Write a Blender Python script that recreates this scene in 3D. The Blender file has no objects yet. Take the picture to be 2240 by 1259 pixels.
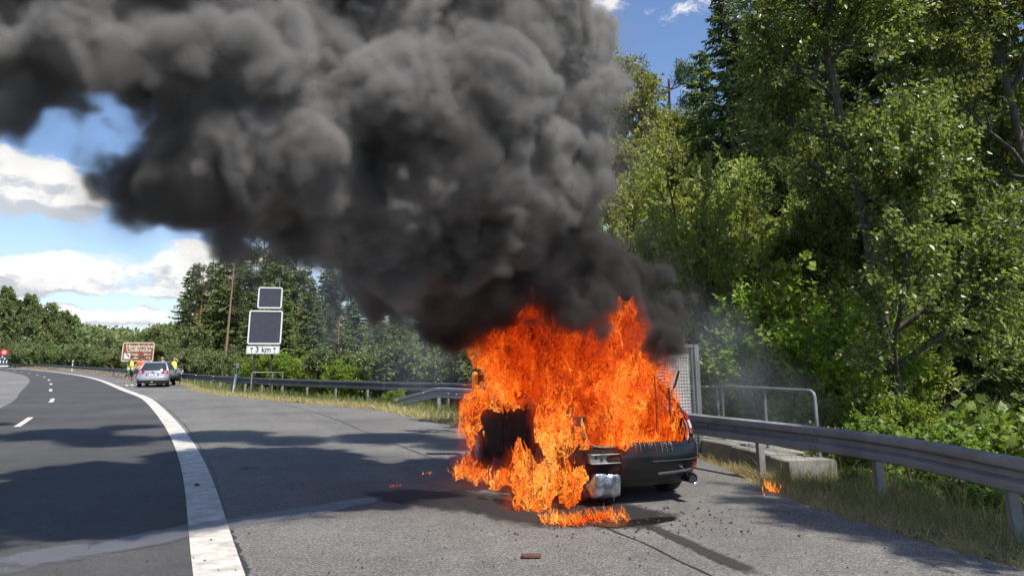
import bpy, bmesh, math, random
import numpy as np
from mathutils import Vector, Matrix, Euler
SC = bpy.context.scene
COL = SC.collection
PI = math.pi
R = math.radians
# ------------------------------------------------------------------ camera
F_PX, PPX, PPY, HOR, CAMH = 1618.0, 1120.0, 419.0, 786.0, 1.6
TH = math.atan((HOR - PPY) / F_PX)
ct, st = math.cos(TH), math.sin(TH)
cd = bpy.data.cameras.new('camera'); cam = bpy.data.objects.new('camera', cd); COL.objects.link(cam)
cam.location = (0, 0, CAMH); cam.rotation_euler = (PI / 2 + TH, 0, 0)
cd.sensor_width = 36; cd.lens = 36 * F_PX / 2240.0
cd.shift_y = -(629.5 - PPY) / 2240.0
cd.clip_start = 0.05; cd.clip_end = 6000
SC.camera = cam
SC.view_settings.view_transform = 'Standard'; SC.view_settings.look = 'None'
SC.view_settings.exposure = 0.40; SC.view_settings.gamma = 1; SC.view_settings.use_curve_mapping = False
cy = SC.cycles
cy.max_bounces = 6; cy.diffuse_bounces = 3; cy.glossy_bounces = 2; cy.transmission_bounces = 4
cy.volume_bounces = 2; cy.transparent_max_bounces = 12
cy.volume_step_rate = 1.0; cy.volume_max_steps = 256
cy.caustics_reflective = False; cy.caustics_refractive = False
cy.use_denoising = True; cy.use_adaptive_sampling = True; cy.adaptive_threshold = 0.02; cy.adaptive_min_samples = 16
try: cy.denoiser = 'OPENIMAGEDENOISE'
except Exception: pass
cy.sample_clamp_indirect = 4.0

def ray(px, py):
    x = (px - PPX) / F_PX; u = (PPY - py) / F_PX
    return Vector((x, ct - u * st, st + u * ct))
def at(px, py, t):                     # the place seen at a pixel of the photograph, t metres away along the view axis
    return Vector((0, 0, CAMH)) + ray(px, py) * t
def on(px, py, z=0.0):                 # the place seen at a pixel, on the level z
    d = ray(px, py)
    return Vector((0, 0, CAMH)) + d * ((z - CAMH) / d.z)
def ground(px, y):                     # x of a photo column at distance y on the ground
    # solve for t with z=0
    v = CAMH
    t = (y + CAMH * st / ct * 0) / (ct + 0)
    for _ in range(30):
        u = -(v / (t * ct)) - st / ct
        t = y / (ct - u * st)
    return Vector(((px - PPX) / F_PX * t, y, 0))

# ------------------------------------------------------------------ sun and sky
SUN_EL, SUN_DIR2 = R(57), Vector((0.64, -0.77))
sun_dir = Vector((math.cos(SUN_EL) * SUN_DIR2.x, math.cos(SUN_EL) * SUN_DIR2.y, math.sin(SUN_EL)))
sd = bpy.data.lights.new('sun', 'SUN'); sd.energy = 5.0; sd.angle = R(0.8); sd.color = (1.0, 0.95, 0.88)
sun = bpy.data.objects.new('sun', sd); COL.objects.link(sun)
sun.rotation_euler = sun_dir.to_track_quat('Z', 'Y').to_euler(); sun.location = (30, -20, 60)

class NT:
    """small helper for node trees"""
    def __init__(s, tree): s.t = tree; s.n = tree.nodes; s.l = tree.links
    def new(s, ty, **kw):
        n = s.n.new(ty)
        for k, v in kw.items(): setattr(n, k, v)
        return n
    def put(s, sock, v):
        if isinstance(v, bpy.types.NodeSocket): s.l.new(v, sock)
        elif v is not None: sock.default_value = v
    def math(s, op, a, b=None, c=None, clamp=False):
        n = s.new('ShaderNodeMath', operation=op); n.use_clamp = clamp
        s.put(n.inputs[0], a)
        if b is not None: s.put(n.inputs[1], b)
        if c is not None: s.put(n.inputs[2], c)
        return n.outputs[0]
    def vmath(s, op, a, b=None, scale=None, out=0):
        n = s.new('ShaderNodeVectorMath', operation=op)
        s.put(n.inputs[0], a)
        if b is not None: s.put(n.inputs[1], b)
        if scale is not None: s.put(n.inputs['Scale'], scale)
        return n.outputs[out]
    def noise(s, vec, scale, detail=3, rough=0.5, dist=0.0, out='Fac'):
        n = s.new('ShaderNodeTexNoise')
        if vec is not None: s.l.new(vec, n.inputs['Vector'])
        n.inputs['Scale'].default_value = scale; n.inputs['Detail'].default_value = detail
        n.inputs['Roughness'].default_value = rough; n.inputs['Distortion'].default_value = dist
        return n.outputs[out] if out in n.outputs else n.outputs[0 if out == 'Fac' else 1]
    def voro(s, vec, scale, feature='F1', rand=1.0, smooth=0.3):
        n = s.new('ShaderNodeTexVoronoi', feature=feature)
        if vec is not None: s.l.new(vec, n.inputs['Vector'])
        n.inputs['Scale'].default_value = scale
        if 'Randomness' in n.inputs: n.inputs['Randomness'].default_value = rand
        if feature == 'SMOOTH_F1': n.inputs['Smoothness'].default_value = smooth
        return n.outputs['Distance']
    def maprange(s, v, a, b, c=0.0, d=1.0, mode='LINEAR'):
        n = s.new('ShaderNodeMapRange', interpolation_type=mode); n.clamp = True
        s.put(n.inputs[0], v)
        for i, x in enumerate((a, b, c, d)): s.put(n.inputs[i + 1], x)
        return n.outputs[0]
    def mix(s, f, a, b, blend='MIX'):
        n = s.new('ShaderNodeMix', data_type='RGBA', blend_type=blend)
        s.put(n.inputs[0], f); s.put(n.inputs[6], a); s.put(n.inputs[7], b)
        return n.outputs[2]
    def ramp(s, v, stops, interp='LINEAR'):
        n = s.new('ShaderNodeValToRGB'); s.put(n.inputs[0], v)
        e = n.color_ramp.elements; n.color_ramp.interpolation = interp
        while len(e) < len(stops): e.new(0.5)
        for i, (p, c) in enumerate(stops):
            e[i].position = p; e[i].color = c if len(c) == 4 else (*c, 1)
        return n.outputs[0]
    def sep(s, v):
        n = s.new('ShaderNodeSeparateXYZ'); s.l.new(v, n.inputs[0]); return n.outputs
    def comb(s, x, y, z):
        n = s.new('ShaderNodeCombineXYZ')
        for i, v in enumerate((x, y, z)): s.put(n.inputs[i], v)
        return n.outputs[0]

SKY_STR = 0.095
w = bpy.data.worlds.new('World'); SC.world = w; w.use_nodes = True
W = NT(w.node_tree); W.n.clear()
sky = W.new('ShaderNodeTexSky'); sky.sky_type = 'NISHITA'; sky.sun_disc = False
sky.sun_elevation = SUN_EL
sky.sun_rotation = math.atan2(SUN_DIR2.x, SUN_DIR2.y)
sky.air_density = 1.0; sky.dust_density = 0.6; sky.ozone_density = 1.5; sky.altitude = 400
tc = W.new('ShaderNodeTexCoord'); D = tc.outputs['Generated']
dx, dy, dz = W.sep(D)
# cumulus: noise over a cloud layer seen in perspective, plus banks standing low above the horizon
el = W.math('ARCTAN2', dz, W.math('SQRT', W.math('ADD', W.math('MULTIPLY', dx, dx), W.math('MULTIPLY', dy, dy))))
az = W.math('ARCTAN2', dx, dy)
P2 = W.comb(az, W.math('MULTIPLY', el, 1.9), 0.0)
warp = W.noise(P2, 8.0, 6, 0.62, out='Color')
Pw = W.vmath('ADD', P2, W.vmath('SCALE', W.vmath('SUBTRACT', warp, (0.5, 0.5, 0.5)), scale=0.10))
def cloud_f(off):
    p = W.vmath('ADD', Pw, (0.0, off, 0.0))
    n = W.noise(p, 8.0, 9, 0.60)
    big = W.noise(p, 2.1, 2, 0.5)
    f = W.math('ADD', W.math('MULTIPLY', n, 0.75), W.math('MULTIPLY', big, 0.25))
    g = None
    X, Y, Z = W.sep(p)
    for (cx, cyy, rx, ry, s) in CLOUDS:
        a = W.math('DIVIDE', W.math('SUBTRACT', X, cx), rx); b = W.math('DIVIDE', W.math('SUBTRACT', Y, cyy * 1.9), ry * 1.9)
        d = W.math('SQRT', W.math('ADD', W.math('MULTIPLY', a, a), W.math('MULTIPLY', b, b)))
        e = W.maprange(d, 0.35, 1.25, s, 0.0, 'SMOOTHSTEP')
        g = e if g is None else W.math('ADD', g, e)
    return W.math('ADD', f, g)
def azel(px, py):
    d = ray(px, py); return math.atan2(d.x, d.y), math.atan2(d.z, math.hypot(d.x, d.y))
CLOUDS = []
for (px, py, rx, ry, s) in [(40, 370, 170, 95, .17), (180, 450, 130, 40, .13), (300, 610, 280, 60, .14), (430, 550, 150, 45, .12), (60, 600, 150, 50, .13),
                            (150, 695, 330, 30, .15), (1480, 5, 190, 45, .10), (1260, 10, 120, 40, .12), (700, 30, 160, 60, .12),
                            (170, 250, 170, 100, -.2), (230, 350, 70, 60, -.12), (420, 690, 60, 40, -.1), (1400, 110, 160, 40, -.14), (60, 515, 220, 30, -.2), (330, 480, 120, 40, -.12), (250, 655, 220, 16, -.12), (560, 500, 200, 30, -.1)]:
    a, e = azel(px, py); CLOUDS.append((a, e, rx / F_PX * .95, ry / F_PX * .95, s))
c0 = cloud_f(0.0); c1 = cloud_f(0.028)
mask = W.maprange(c0, 0.545, 0.655, 0, 1, 'SMOOTHSTEP')
thick = W.maprange(W.math('SUBTRACT', c1, c0), -0.05, 0.06, 0.0, 1.0, 'SMOOTHSTEP')   # more cloud above: underside
lit = W.mix(thick, (8.4, 8.3, 8.1, 1), (4.9, 5.2, 5.7, 1))
hz = W.maprange(el, 0.0, 0.22, 0.50, 0.0)
blue = W.mix(1.0, sky.outputs[0], (1.22, 1.30, 1.46, 1), 'MULTIPLY')
skyc = W.mix(hz, blue, (5.6, 6.6, 7.8, 1))
colr = W.mix(mask, skyc, lit)
bg = W.new('ShaderNodeBackground'); bg.inputs['Strength'].default_value = SKY_STR
W.l.new(colr, bg.inputs['Color'])
wo = W.new('ShaderNodeOutputWorld'); W.l.new(bg.outputs[0], wo.inputs['Surface'])
# ------------------------------------------------------------------ object helpers
def tag(o, label=None, cat=None, group=None, kind=None):
    if label: o['label'] = label
    if cat: o['category'] = cat
    if group: o['group'] = group
    if kind: o['kind'] = kind
    return o
def empty(name, loc=(0, 0, 0), rz=0.0, label=None, cat=None, group=None):
    o = bpy.data.objects.new(name, None); COL.objects.link(o)
    o.location = loc; o.rotation_euler = (0, 0, rz); o.empty_display_size = .3
    return tag(o, label, cat, group)
def link(name, me, mat=None, parent=None, smooth=False):
    o = bpy.data.objects.new(name, me); COL.objects.link(o)
    if mat is not None and not me.materials: me.materials.append(mat)
    if smooth: me.shade_smooth()
    if parent is not None: o.parent = parent
    return o
def copy_tree(o, parent=None):
    c = o.copy(); COL.objects.link(c); c.parent = parent
    for ch in KIDS.get(o.name, []) or [x for x in o.children]: copy_tree(ch, c)
    return c
KIDS = {}
class MB:
    def __init__(s): s.v = []; s.f = []
    def add(s, vs, fs):
        b = len(s.v); s.v.extend(tuple(v) for v in vs); s.f.extend(tuple(i + b for i in f) for f in fs); return s
    def box(s, c, size, rot=None, taper=1.0):
        hx, hy, hz = (a / 2 for a in size); vs = []
        for z, k in ((-hz, 1), (hz, taper)):
            for x, y in ((-hx, -hy), (hx, -hy), (hx, hy), (-hx, hy)): vs.append(Vector((x * k, y * k, z)))
        if rot is not None: vs = [rot @ v for v in vs]
        vs = [v + Vector(c) for v in vs]
        return s.add(vs, [(3, 2, 1, 0), (4, 5, 6, 7), (0, 1, 5, 4), (1, 2, 6, 5), (2, 3, 7, 6), (3, 0, 4, 7)])
    def tube(s, pts, r, n=8, cap=True):
        pts = [Vector(p) for p in pts]; rs = r if hasattr(r, '__len__') else [r] * len(pts)
        up = None; rings = []
        for i, p in enumerate(pts):
            d = (pts[min(i + 1, len(pts) - 1)] - pts[max(i - 1, 0)]); d = d.normalized() if d.length > 1e-9 else Vector((0, 0, 1))
            if up is None: up = d.orthogonal().normalized()
            up = (up - d * up.dot(d)); up = up.normalized() if up.length > 1e-6 else d.orthogonal().normalized()
            q = d.cross(up)
            rings.append([p + (up * math.cos(2 * PI * k / n) + q * math.sin(2 * PI * k / n)) * rs[i] for k in range(n)])
        vs = [v for g in rings for v in g]
        fs = [(i * n + k, i * n + (k + 1) % n, (i + 1) * n + (k + 1) % n, (i + 1) * n + k) for i in range(len(pts) - 1) for k in range(n)]
        if cap: fs += [tuple(range(n - 1, -1, -1)), tuple((len(pts) - 1) * n + k for k in range(n))]
        return s.add(vs, fs)
    def sweep(s, prof, pts, closed=True, cap=True):
        """profile of (sideways, up) swept along a level path"""
        pts = [Vector(p) for p in pts]; n = len(prof); vs = []
        for i, p in enumerate(pts):
            d = pts[min(i + 1, len(pts) - 1)] - pts[max(i - 1, 0)]; d.z = 0; d.normalize()
            sd_ = Vector((d.y, -d.x, 0))
            vs += [p + sd_ * a + Vector((0, 0, b)) for a, b in prof]
        m = n if closed else n - 1
        fs = [(i * n + k, i * n + (k + 1) % n, (i + 1) * n + (k + 1) % n, (i + 1) * n + k) for i in range(len(pts) - 1) for k in range(m)]
        if cap and closed: fs += [tuple(range(n - 1, -1, -1)), tuple((len(pts) - 1) * n + k for k in range(n))]
        return s.add(vs, fs)
    def lathe(s, prof, n=24, origin=(0, 0, 0), axis='x'):
        vs = []
        for a, r in prof:
            for k in range(n):
                c, q = math.cos(2 * PI * k / n) * r, math.sin(2 * PI * k / n) * r
                vs.append(Vector((a, c, q) if axis == 'x' else ((c, a, q) if axis == 'y' else (c, q, a))) + Vector(origin))
        fs = [(i * n + k, i * n + (k + 1) % n, (i + 1) * n + (k + 1) % n, (i + 1) * n + k) for i in range(len(prof) - 1) for k in range(n)]
        return s.add(vs, fs)
    def grid(s, fn, nu, nv):
        vs = [fn(i / nu, j / nv) for i in range(nu + 1) for j in range(nv + 1)]
        fs = [(i * (nv + 1) + j, (i + 1) * (nv + 1) + j, (i + 1) * (nv + 1) + j + 1, i * (nv + 1) + j + 1) for i in range(nu) for j in range(nv)]
        return s.add(vs, fs)
    def mesh(s, name):
        me = bpy.data.meshes.new(name); me.from_pydata(s.v, [], s.f); me.validate(); me.update(); return me
    def build(s, name, mat, parent=None, smooth=False, bevel=0):
        me = s.mesh(name)
        bm = bmesh.new(); bm.from_mesh(me)
        bmesh.ops.recalc_face_normals(bm, faces=bm.faces); bm.to_mesh(me); bm.free()
        o = link(name, me, mat, parent, smooth)
        if smooth and hasattr(me, 'set_sharp_from_angle'): me.set_sharp_from_angle(angle=R(38))
        if bevel:
            b = o.modifiers.new('bevel', 'BEVEL'); b.width = bevel; b.segments = 2; b.limit_method = 'ANGLE'
        return o
def fast_mesh(name, V, Fq, tint=None, tri=False):
    """numpy arrays to a mesh; Fq (N,k)"""
    me = bpy.data.meshes.new(name); k = Fq.shape[1]; n = len(Fq)
    me.vertices.add(len(V)); me.vertices.foreach_set('co', V.astype(np.float32).ravel())
    me.loops.add(n * k); me.loops.foreach_set('vertex_index', Fq.astype(np.int32).ravel())
    me.polygons.add(n); me.polygons.foreach_set('loop_start', np.arange(0, n * k, k, dtype=np.int32))
    me.polygons.foreach_set('loop_total', np.full(n, k, dtype=np.int32))
    me.update(calc_edges=True)
    if tint is not None:
        a = me.attributes.new('tint', 'FLOAT', 'POINT'); a.data.foreach_set('value', tint.astype(np.float32))
    return me
def smooth_path(pts, n=6, it=1):
    pts = [Vector(p) for p in pts]; out = []
    for i in range(len(pts) - 1):
        p0 = pts[max(i - 1, 0)]; p1 = pts[i]; p2 = pts[i + 1]; p3 = pts[min(i + 2, len(pts) - 1)]
        for k in range(n):
            t = k / n
            out.append(0.5 * ((2 * p1) + (p2 - p0) * t + (2 * p0 - 5 * p1 + 4 * p2 - p3) * t * t + (3 * p1 - p0 - 3 * p2 + p3) * t ** 3))
    out.append(pts[-1]); return out
def resample(pts, step):
    L = [0.0]
    for a, b in zip(pts, pts[1:]): L.append(L[-1] + (b - a).length)
    out = []; s = 0.0; i = 0
    while s <= L[-1]:
        while i < len(pts) - 2 and L[i + 1] < s: i += 1
        f = (s - L[i]) / max(1e-9, L[i + 1] - L[i]); out.append(pts[i].lerp(pts[i + 1], f)); s += step
    return out
def offset_path(pts, d):
    out = []
    for i, p in enumerate(pts):
        t = pts[min(i + 1, len(pts) - 1)] - pts[max(i - 1, 0)]; t.z = 0; t.normalize()
        out.append(p + Vector((t.y, -t.x, 0)) * d)     # positive = to the right
    return out

# ------------------------------------------------------------------ materials
MATS = {}
def mat(name, col=(.5, .5, .5), rough=.6, metal=0.0, spec=.5, noise=None, bump=None, emis=None, alpha=None, coat=0):
    """plain surface with fine procedural grain; noise=(scale, amount), bump=(scale, strength)"""
    if name in MATS: return MATS[name]
    m = bpy.data.materials.new(name); m.use_nodes = True; MATS[name] = m
    N = NT(m.node_tree); b = m.node_tree.nodes['Principled BSDF']
    b.inputs['Roughness'].default_value = rough; b.inputs['Metallic'].default_value = metal
    b.inputs['Specular IOR Level'].default_value = spec; b.inputs['Coat Weight'].default_value = coat
    b.inputs['Base Color'].default_value = (*col, 1)
    t = N.new('ShaderNodeTexCoord').outputs['Object']
    if noise:
        f = N.noise(t, noise[0], 5, .65)
        lo_, hi_ = [max(0, c * (1 - noise[1])) for c in col], [min(1, c * (1 + noise[1])) for c in col]
        N.l.new(N.ramp(f, [(.3, lo_), (.7, hi_)]), b.inputs['Base Color'])
        N.l.new(N.maprange(f, .3, .7, max(0, rough - .1), min(1, rough + .12)), b.inputs['Roughness'])
    if bump:
        bn = N.new('ShaderNodeBump'); bn.inputs['Strength'].default_value = bump[1]; bn.inputs['Distance'].default_value = .01
        N.l.new(N.noise(t, bump[0], 4, .6), bn.inputs['Height']); N.l.new(bn.outputs[0], b.inputs['Normal'])
    if emis: b.inputs['Emission Color'].default_value = (*emis[0], 1); b.inputs['Emission Strength'].default_value = emis[1]
    return m
def asphalt(name, base, coarse, speck=.5, rough=.85):
    m = bpy.data.materials.new(name); m.use_nodes = True; MATS[name] = m
    N = NT(m.node_tree); b = m.node_tree.nodes['Principled BSDF']
    t = N.new('ShaderNodeTexCoord').outputs['Object']
    big = N.noise(t, .35, 5, .6); mid = N.noise(t, 3.0, 4, .6)
    st1 = N.voro(t, coarse, 'F1'); g2 = N.noise(t, coarse * .9, 3, .7)
    wn = N.new('ShaderNodeTexWhiteNoise'); vt = N.new('ShaderNodeTexVoronoi'); vt.inputs['Scale'].default_value = coarse
    N.l.new(t, vt.inputs['Vector']); sp = N.sep(vt.outputs['Color'])[0]
    val = N.math('ADD', N.maprange(sp, .35, 1, 1 - speck * .55, 1 + speck * 1.3), N.math('MULTIPLY', N.math('SUBTRACT', g2, .5), .9))
    val = N.math('MULTIPLY', val, N.maprange(big, .3, .7, .72, 1.2))
    val = N.math('MULTIPLY', val, N.maprange(mid, .3, .7, .90, 1.09))
    # lengthwise wear streaks
    x, y, z = N.sep(t)
    rr = N.math('ADD', N.math('MULTIPLY', x, math.cos(R(22))), N.math('MULTIPLY', y, math.sin(R(22))))
    ss = N.noise(N.comb(N.math('MULTIPLY', rr, 1.3), N.math('MULTIPLY', y, .06), 0.0), 1.0, 4, .6)
    val = N.math('MULTIPLY', val, N.maprange(ss, .3, .7, .90, 1.09))
    col = N.mix(1.0, (*base, 1), N.comb(val, val, val), 'MULTIPLY')
    N.l.new(col, b.inputs['Base Color']); b.inputs['Roughness'].default_value = rough
    b.inputs['Specular IOR Level'].default_value = .35
    bn = N.new('ShaderNodeBump'); bn.inputs['Strength'].default_value = .45; bn.inputs['Distance'].default_value = .005
    N.l.new(N.math('ADD', N.math('MULTIPLY', st1, -1.0), g2), bn.inputs['Height']); N.l.new(bn.outputs[0], b.inputs['Normal'])
    return m
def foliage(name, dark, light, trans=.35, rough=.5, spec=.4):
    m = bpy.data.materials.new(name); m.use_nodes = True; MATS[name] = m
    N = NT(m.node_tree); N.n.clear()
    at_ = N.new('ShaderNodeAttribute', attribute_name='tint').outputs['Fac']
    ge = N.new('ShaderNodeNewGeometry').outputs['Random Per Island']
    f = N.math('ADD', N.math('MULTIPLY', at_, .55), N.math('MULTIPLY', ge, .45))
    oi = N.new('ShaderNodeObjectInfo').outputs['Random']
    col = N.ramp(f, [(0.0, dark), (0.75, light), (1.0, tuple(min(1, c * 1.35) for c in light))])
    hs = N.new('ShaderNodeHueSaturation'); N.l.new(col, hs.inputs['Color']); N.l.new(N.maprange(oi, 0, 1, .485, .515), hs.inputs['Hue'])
    N.l.new(N.maprange(oi, 0, 1, .85, 1.15), hs.inputs['Value'])
    b = N.new('ShaderNodeBsdfPrincipled'); N.l.new(hs.outputs[0], b.inputs['Base Color'])
    b.inputs['Roughness'].default_value = rough; b.inputs['Specular IOR Level'].default_value = spec
    tr = N.new('ShaderNodeBsdfTranslucent'); N.l.new(N.mix(1.0, hs.outputs[0], (1.25, 1.35, .55, 1), 'MULTIPLY'), tr.inputs['Color'])
    mx = N.new('ShaderNodeMixShader'); mx.inputs[0].default_value = trans
    N.l.new(b.outputs[0], mx.inputs[1]); N.l.new(tr.outputs[0], mx.inputs[2])
    o = N.new('ShaderNodeOutputMaterial'); N.l.new(mx.outputs[0], o.inputs['Surface'])
    return m
M_carriage = asphalt('carriageway_asphalt', (.066, .064, .062), 130, .45)
M_shoulder = asphalt('shoulder_asphalt', (.150, .143, .130), 95, .62)
M_light = asphalt('light_asphalt', (.18, .17, .16), 80, .35)
M_galv = mat('galvanised_steel', (.26, .268, .27), .5, .3, noise=(3.0, .25), bump=(40, .1))
M_galvdark = mat('dull_green_steel', (.085, .09, .085), .5, .3, noise=(2.0, .3), bump=(30, .15))
M_galv2 = mat('weathered_steel', (.19, .20, .20), .6, .45, noise=(2.0, .3), bump=(30, .15))
M_post = mat('post_steel', (.27, .262, .245), .6, .3, noise=(4, .3))
M_white = mat('white_marking', (.52, .49, .43), .75, noise=(5, .38), bump=(60, .4))
M_whiteP = mat('white_plastic', (.8, .8, .79), .45, noise=(8, .06))
M_blackP = mat('black_plastic', (.02, .02, .022), .5, noise=(12, .3))
M_bolt = mat('bolt_steel', (.5, .5, .5), .35, .9)
M_concrete = mat('weathered_concrete', (.22, .21, .185), .9, noise=(2.2, .55), bump=(18, .5))
M_bark = mat('bark', (.10, .085, .065), .95, noise=(9, .5), bump=(22, 1.0))
M_pinebark = mat('pine_bark', (.30, .15, .085), .9, noise=(6, .45), bump=(20, 1.0))
M_wood = mat('brown_board', (.12, .05, .035), .6, noise=(20, .4))
M_stick = mat('dry_stick', (.13, .10, .07), .9, noise=(20, .3))
F_alder = foliage('alder_leaf', (.055, .080, .016), (.275, .305, .095), .45, .36, .6)
F_willow = foliage('willow_leaf', (.140, .170, .035), (.400, .430, .140), .48, .42, .5)
F_hazel = foliage('shrub_leaf', (.090, .135, .016), (.290, .370, .060), .48, .45)
F_maple = foliage('maple_leaf', (.075, .120, .018), (.230, .300, .065), .45, .45)
F_birch = foliage('seeding_leaf', (.130, .145, .032), (.380, .370, .120), .38, .5)
F_spruce = foliage('spruce_needle', (.035, .058, .014), (.175, .225, .055), .18, .6, .3)
F_pine = foliage('pine_needle', (.050, .078, .040), (.150, .195, .095), .18, .6, .3)
F_far = foliage('far_leaf', (.085, .110, .045), (.235, .275, .115), .4, .6)
F_dry = foliage('dry_grass', (.22, .165, .085), (.55, .45, .25), .3, .7, .2)
F_green = foliage('green_grass', (.09, .13, .03), (.24, .28, .09), .35, .6, .3)
# ------------------------------------------------------------------ road lines traced on the level ground
E_px = [(470, 1259), (464, 1200), (459, 1155), (447, 1090), (430, 1025), (397, 960), (365, 915), (318, 869), (281, 856.5), (211, 829), (152, 817.5), (76, 809)]
E = [on(*p) for p in E_px]; E = [E[0] + (E[0] - E[2]).normalized() * s + Vector((s * s * .006, 0, 0)) for s in (40, 25, 12)] + E
_d = (E[-1] - E[-2]).normalized(); _p = E[-1].copy()
for k in range(14):
    _d = Matrix.Rotation(R(3.2), 3, 'Z') @ _d; _p = _p + _d * 26; E.append(_p.copy())
E = resample(smooth_path(E, 8), 1.0)
for _ in range(14):
    E = [E[0]] + [(E[i - 1] + E[i] * 2 + E[i + 1]) / 4 for i in range(1, len(E) - 1)] + [E[-1]]
S_px = [(518, 866.5), (600, 877), (700, 885), (783, 891), (845, 899), (893, 909), (941, 921), (989, 931)]
S_r = [(1560, 1000), (1600, 1030), (1640, 1058), (1690, 1084), (1800, 1124), (2000, 1180), (2240, 1245)]
S_near = [on(*p) for p in S_r]; S_far = [on(*p) for p in S_px]
tail = (S_near[-1] - S_near[-3]).normalized()
Sx = [S_near[-1] + tail * s for s in (40, 14, 4)] + S_near[::-1] + [on(1330, 968)] + S_far[::-1] + [on(432, 856), on(396, 841.5), on(300, 825.5), on(178, 813)]
off = (Sx[-1] - min(E, key=lambda q: (q - Sx[-1]).length)).length
Sx += [p for p in offset_path(E, off) if p.y > Sx[-1].y + 8 and p.x < Sx[-1].x - 3]
SE = resample(smooth_path(Sx, 6), 1.0)
for _ in range(4):
    SE = [SE[0]] + [(SE[i - 1] + SE[i] * 2 + SE[i + 1]) / 4 for i in range(1, len(SE) - 1)] + [SE[-1]]
SEa = np.array([(p.x, p.y) for p in SE])
def side_of_verge(X, Y):
    """distance right of the paved edge (negative on the road side)"""
    P = np.stack([X.ravel(), Y.ravel()], 1); out = np.empty(len(P))
    T = np.gradient(SEa, axis=0); T /= np.linalg.norm(T, axis=1)[:, None]
    for i in range(0, len(P), 4000):
        d = P[i:i + 4000, None] - SEa[None]; q = (d ** 2).sum(2); j = q.argmin(1)
        dd = d[np.arange(len(j)), j]; s = T[j, 1] * dd[:, 0] - T[j, 0] * dd[:, 1]
        out[i:i + 4000] = np.sign(s) * np.sqrt(q[np.arange(len(j)), j])
    return out.reshape(X.shape)
def hsmooth(a, b, x): t = np.clip((x - a) / (b - a), 0, 1); return t * t * (3 - 2 * t)
def terrain(X, Y):
    X = np.asarray(X, float); Y = np.asarray(Y, float)
    s = side_of_verge(X, Y)
    z = np.where(s < -.05, -.06, -.03 + .03 * hsmooth(0, .5, s))
    drop = hsmooth(1.2, 7, s) * (1.9 * (1 - hsmooth(18, 40, Y)) + .5)
    z = z - drop
    rr = np.hypot(X, Y)
    z = z + 2.5 * hsmooth(14, 60, s) * (1 - hsmooth(60, 160, rr))
    ang = np.degrees(np.arctan2(X, Y))
    hill = 25 * np.exp(-((ang + 38) / 6.0) ** 2) * hsmooth(170, 300, rr) * hsmooth(8, 40, s)
    far = (26 + 6 * np.sin(ang * .5)) * hsmooth(400, 900, rr)
    return z + hill + far
def strip(name, A, B, z, m, kind='structure', cuts=1):
    V = []; Fc = []
    for a, b in zip(A, B):
        for k in range(cuts + 1):
            p = a.lerp(b, k / cuts); V.append((p.x, p.y, z))
    n = cuts + 1
    for i in range(len(A) - 1):
        for k in range(cuts): Fc.append((i * n + k, i * n + k + 1, (i + 1) * n + k + 1, (i + 1) * n + k))
    mb = MB(); mb.add(V, Fc); o = mb.build(name, m)
    for p in o.data.polygons:
        if p.normal.z < 0: p.flip()
    if kind: o['kind'] = kind
    return o
def grid_ground():
    rings = [0, 1.5, 3, 4.5] + list(np.arange(6, 30, .8)) + list(np.arange(30, 70, 3)) + list(np.arange(70, 200, 9)) + list(np.arange(200, 500, 20)) + [560, 650, 760, 900, 1200, 1800, 3000, 5000]
    n = 180; ang = np.linspace(-PI, PI, n, endpoint=False)
    Rr, A = np.meshgrid(rings[1:], ang, indexing='ij'); X = Rr * np.sin(A); Y = Rr * np.cos(A)
    Z = terrain(X, Y)
    V = np.stack([X.ravel(), Y.ravel(), Z.ravel()], 1); V = np.vstack([V, [[0, 0, -.06]]])
    i = np.arange(len(rings) - 2)[:, None]; j = np.arange(n)[None]; q = lambda a, b: (a * n + b % n)
    Fq = np.stack([q(i, j), q(i, j + 1), q(i + 1, j + 1), q(i + 1, j)], -1).reshape(-1, 4)
    me = fast_mesh('ground', V, Fq[:, ::-1])
    bm = bmesh.new(); bm.from_mesh(me); bm.verts.ensure_lookup_table(); c = bm.verts[len(V) - 1]
    for k in range(n): bm.faces.new((c, bm.verts[(k + 1) % n], bm.verts[k]))
    bm.to_mesh(me); bm.free(); me.update(); return me
M_soil = bpy.data.materials.new('soil_and_litter'); M_soil.use_nodes = True
_N = NT(M_soil.node_tree); _b = M_soil.node_tree.nodes['Principled BSDF']; _t = _N.new('ShaderNodeTexCoord').outputs['Object']
_f = _N.noise(_t, .8, 6, .65); _f2 = _N.noise(_t, 14, 5, .7)
_c = _N.ramp(_f, [(.3, (.045, .04, .02)), (.5, (.09, .075, .035)), (.7, (.06, .075, .02))])
_N.l.new(_N.mix(1.0, _c, _N.ramp(_f2, [(.3, (.6, .6, .6)), (.7, (1.4, 1.4, 1.4))]), 'MULTIPLY'), _b.inputs['Base Color'])
_b.inputs['Roughness'].default_value = 1; _b.inputs['Specular IOR Level'].default_value = .1
g_o = link('ground', grid_ground(), M_soil); g_o['kind'] = 'structure'; g_o.data.shade_smooth()
# pavement sheets: carriageway, lighter outer lane, hard shoulder
strip('carriageway', offset_path(E, -13), offset_path(E, .1), 0.0, M_carriage, cuts=4)
strip('light_lane', offset_path(E, -13), offset_path(E, -4.7), 0.004, M_light, cuts=3)
def near_edge(p):
    return min(E, key=lambda q: (q - p).length_squared)
SEe = [p for p in SE]; strip('hard_shoulder', [near_edge(p) for p in SEe], SEe, 0.004, M_shoulder, cuts=4)
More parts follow.
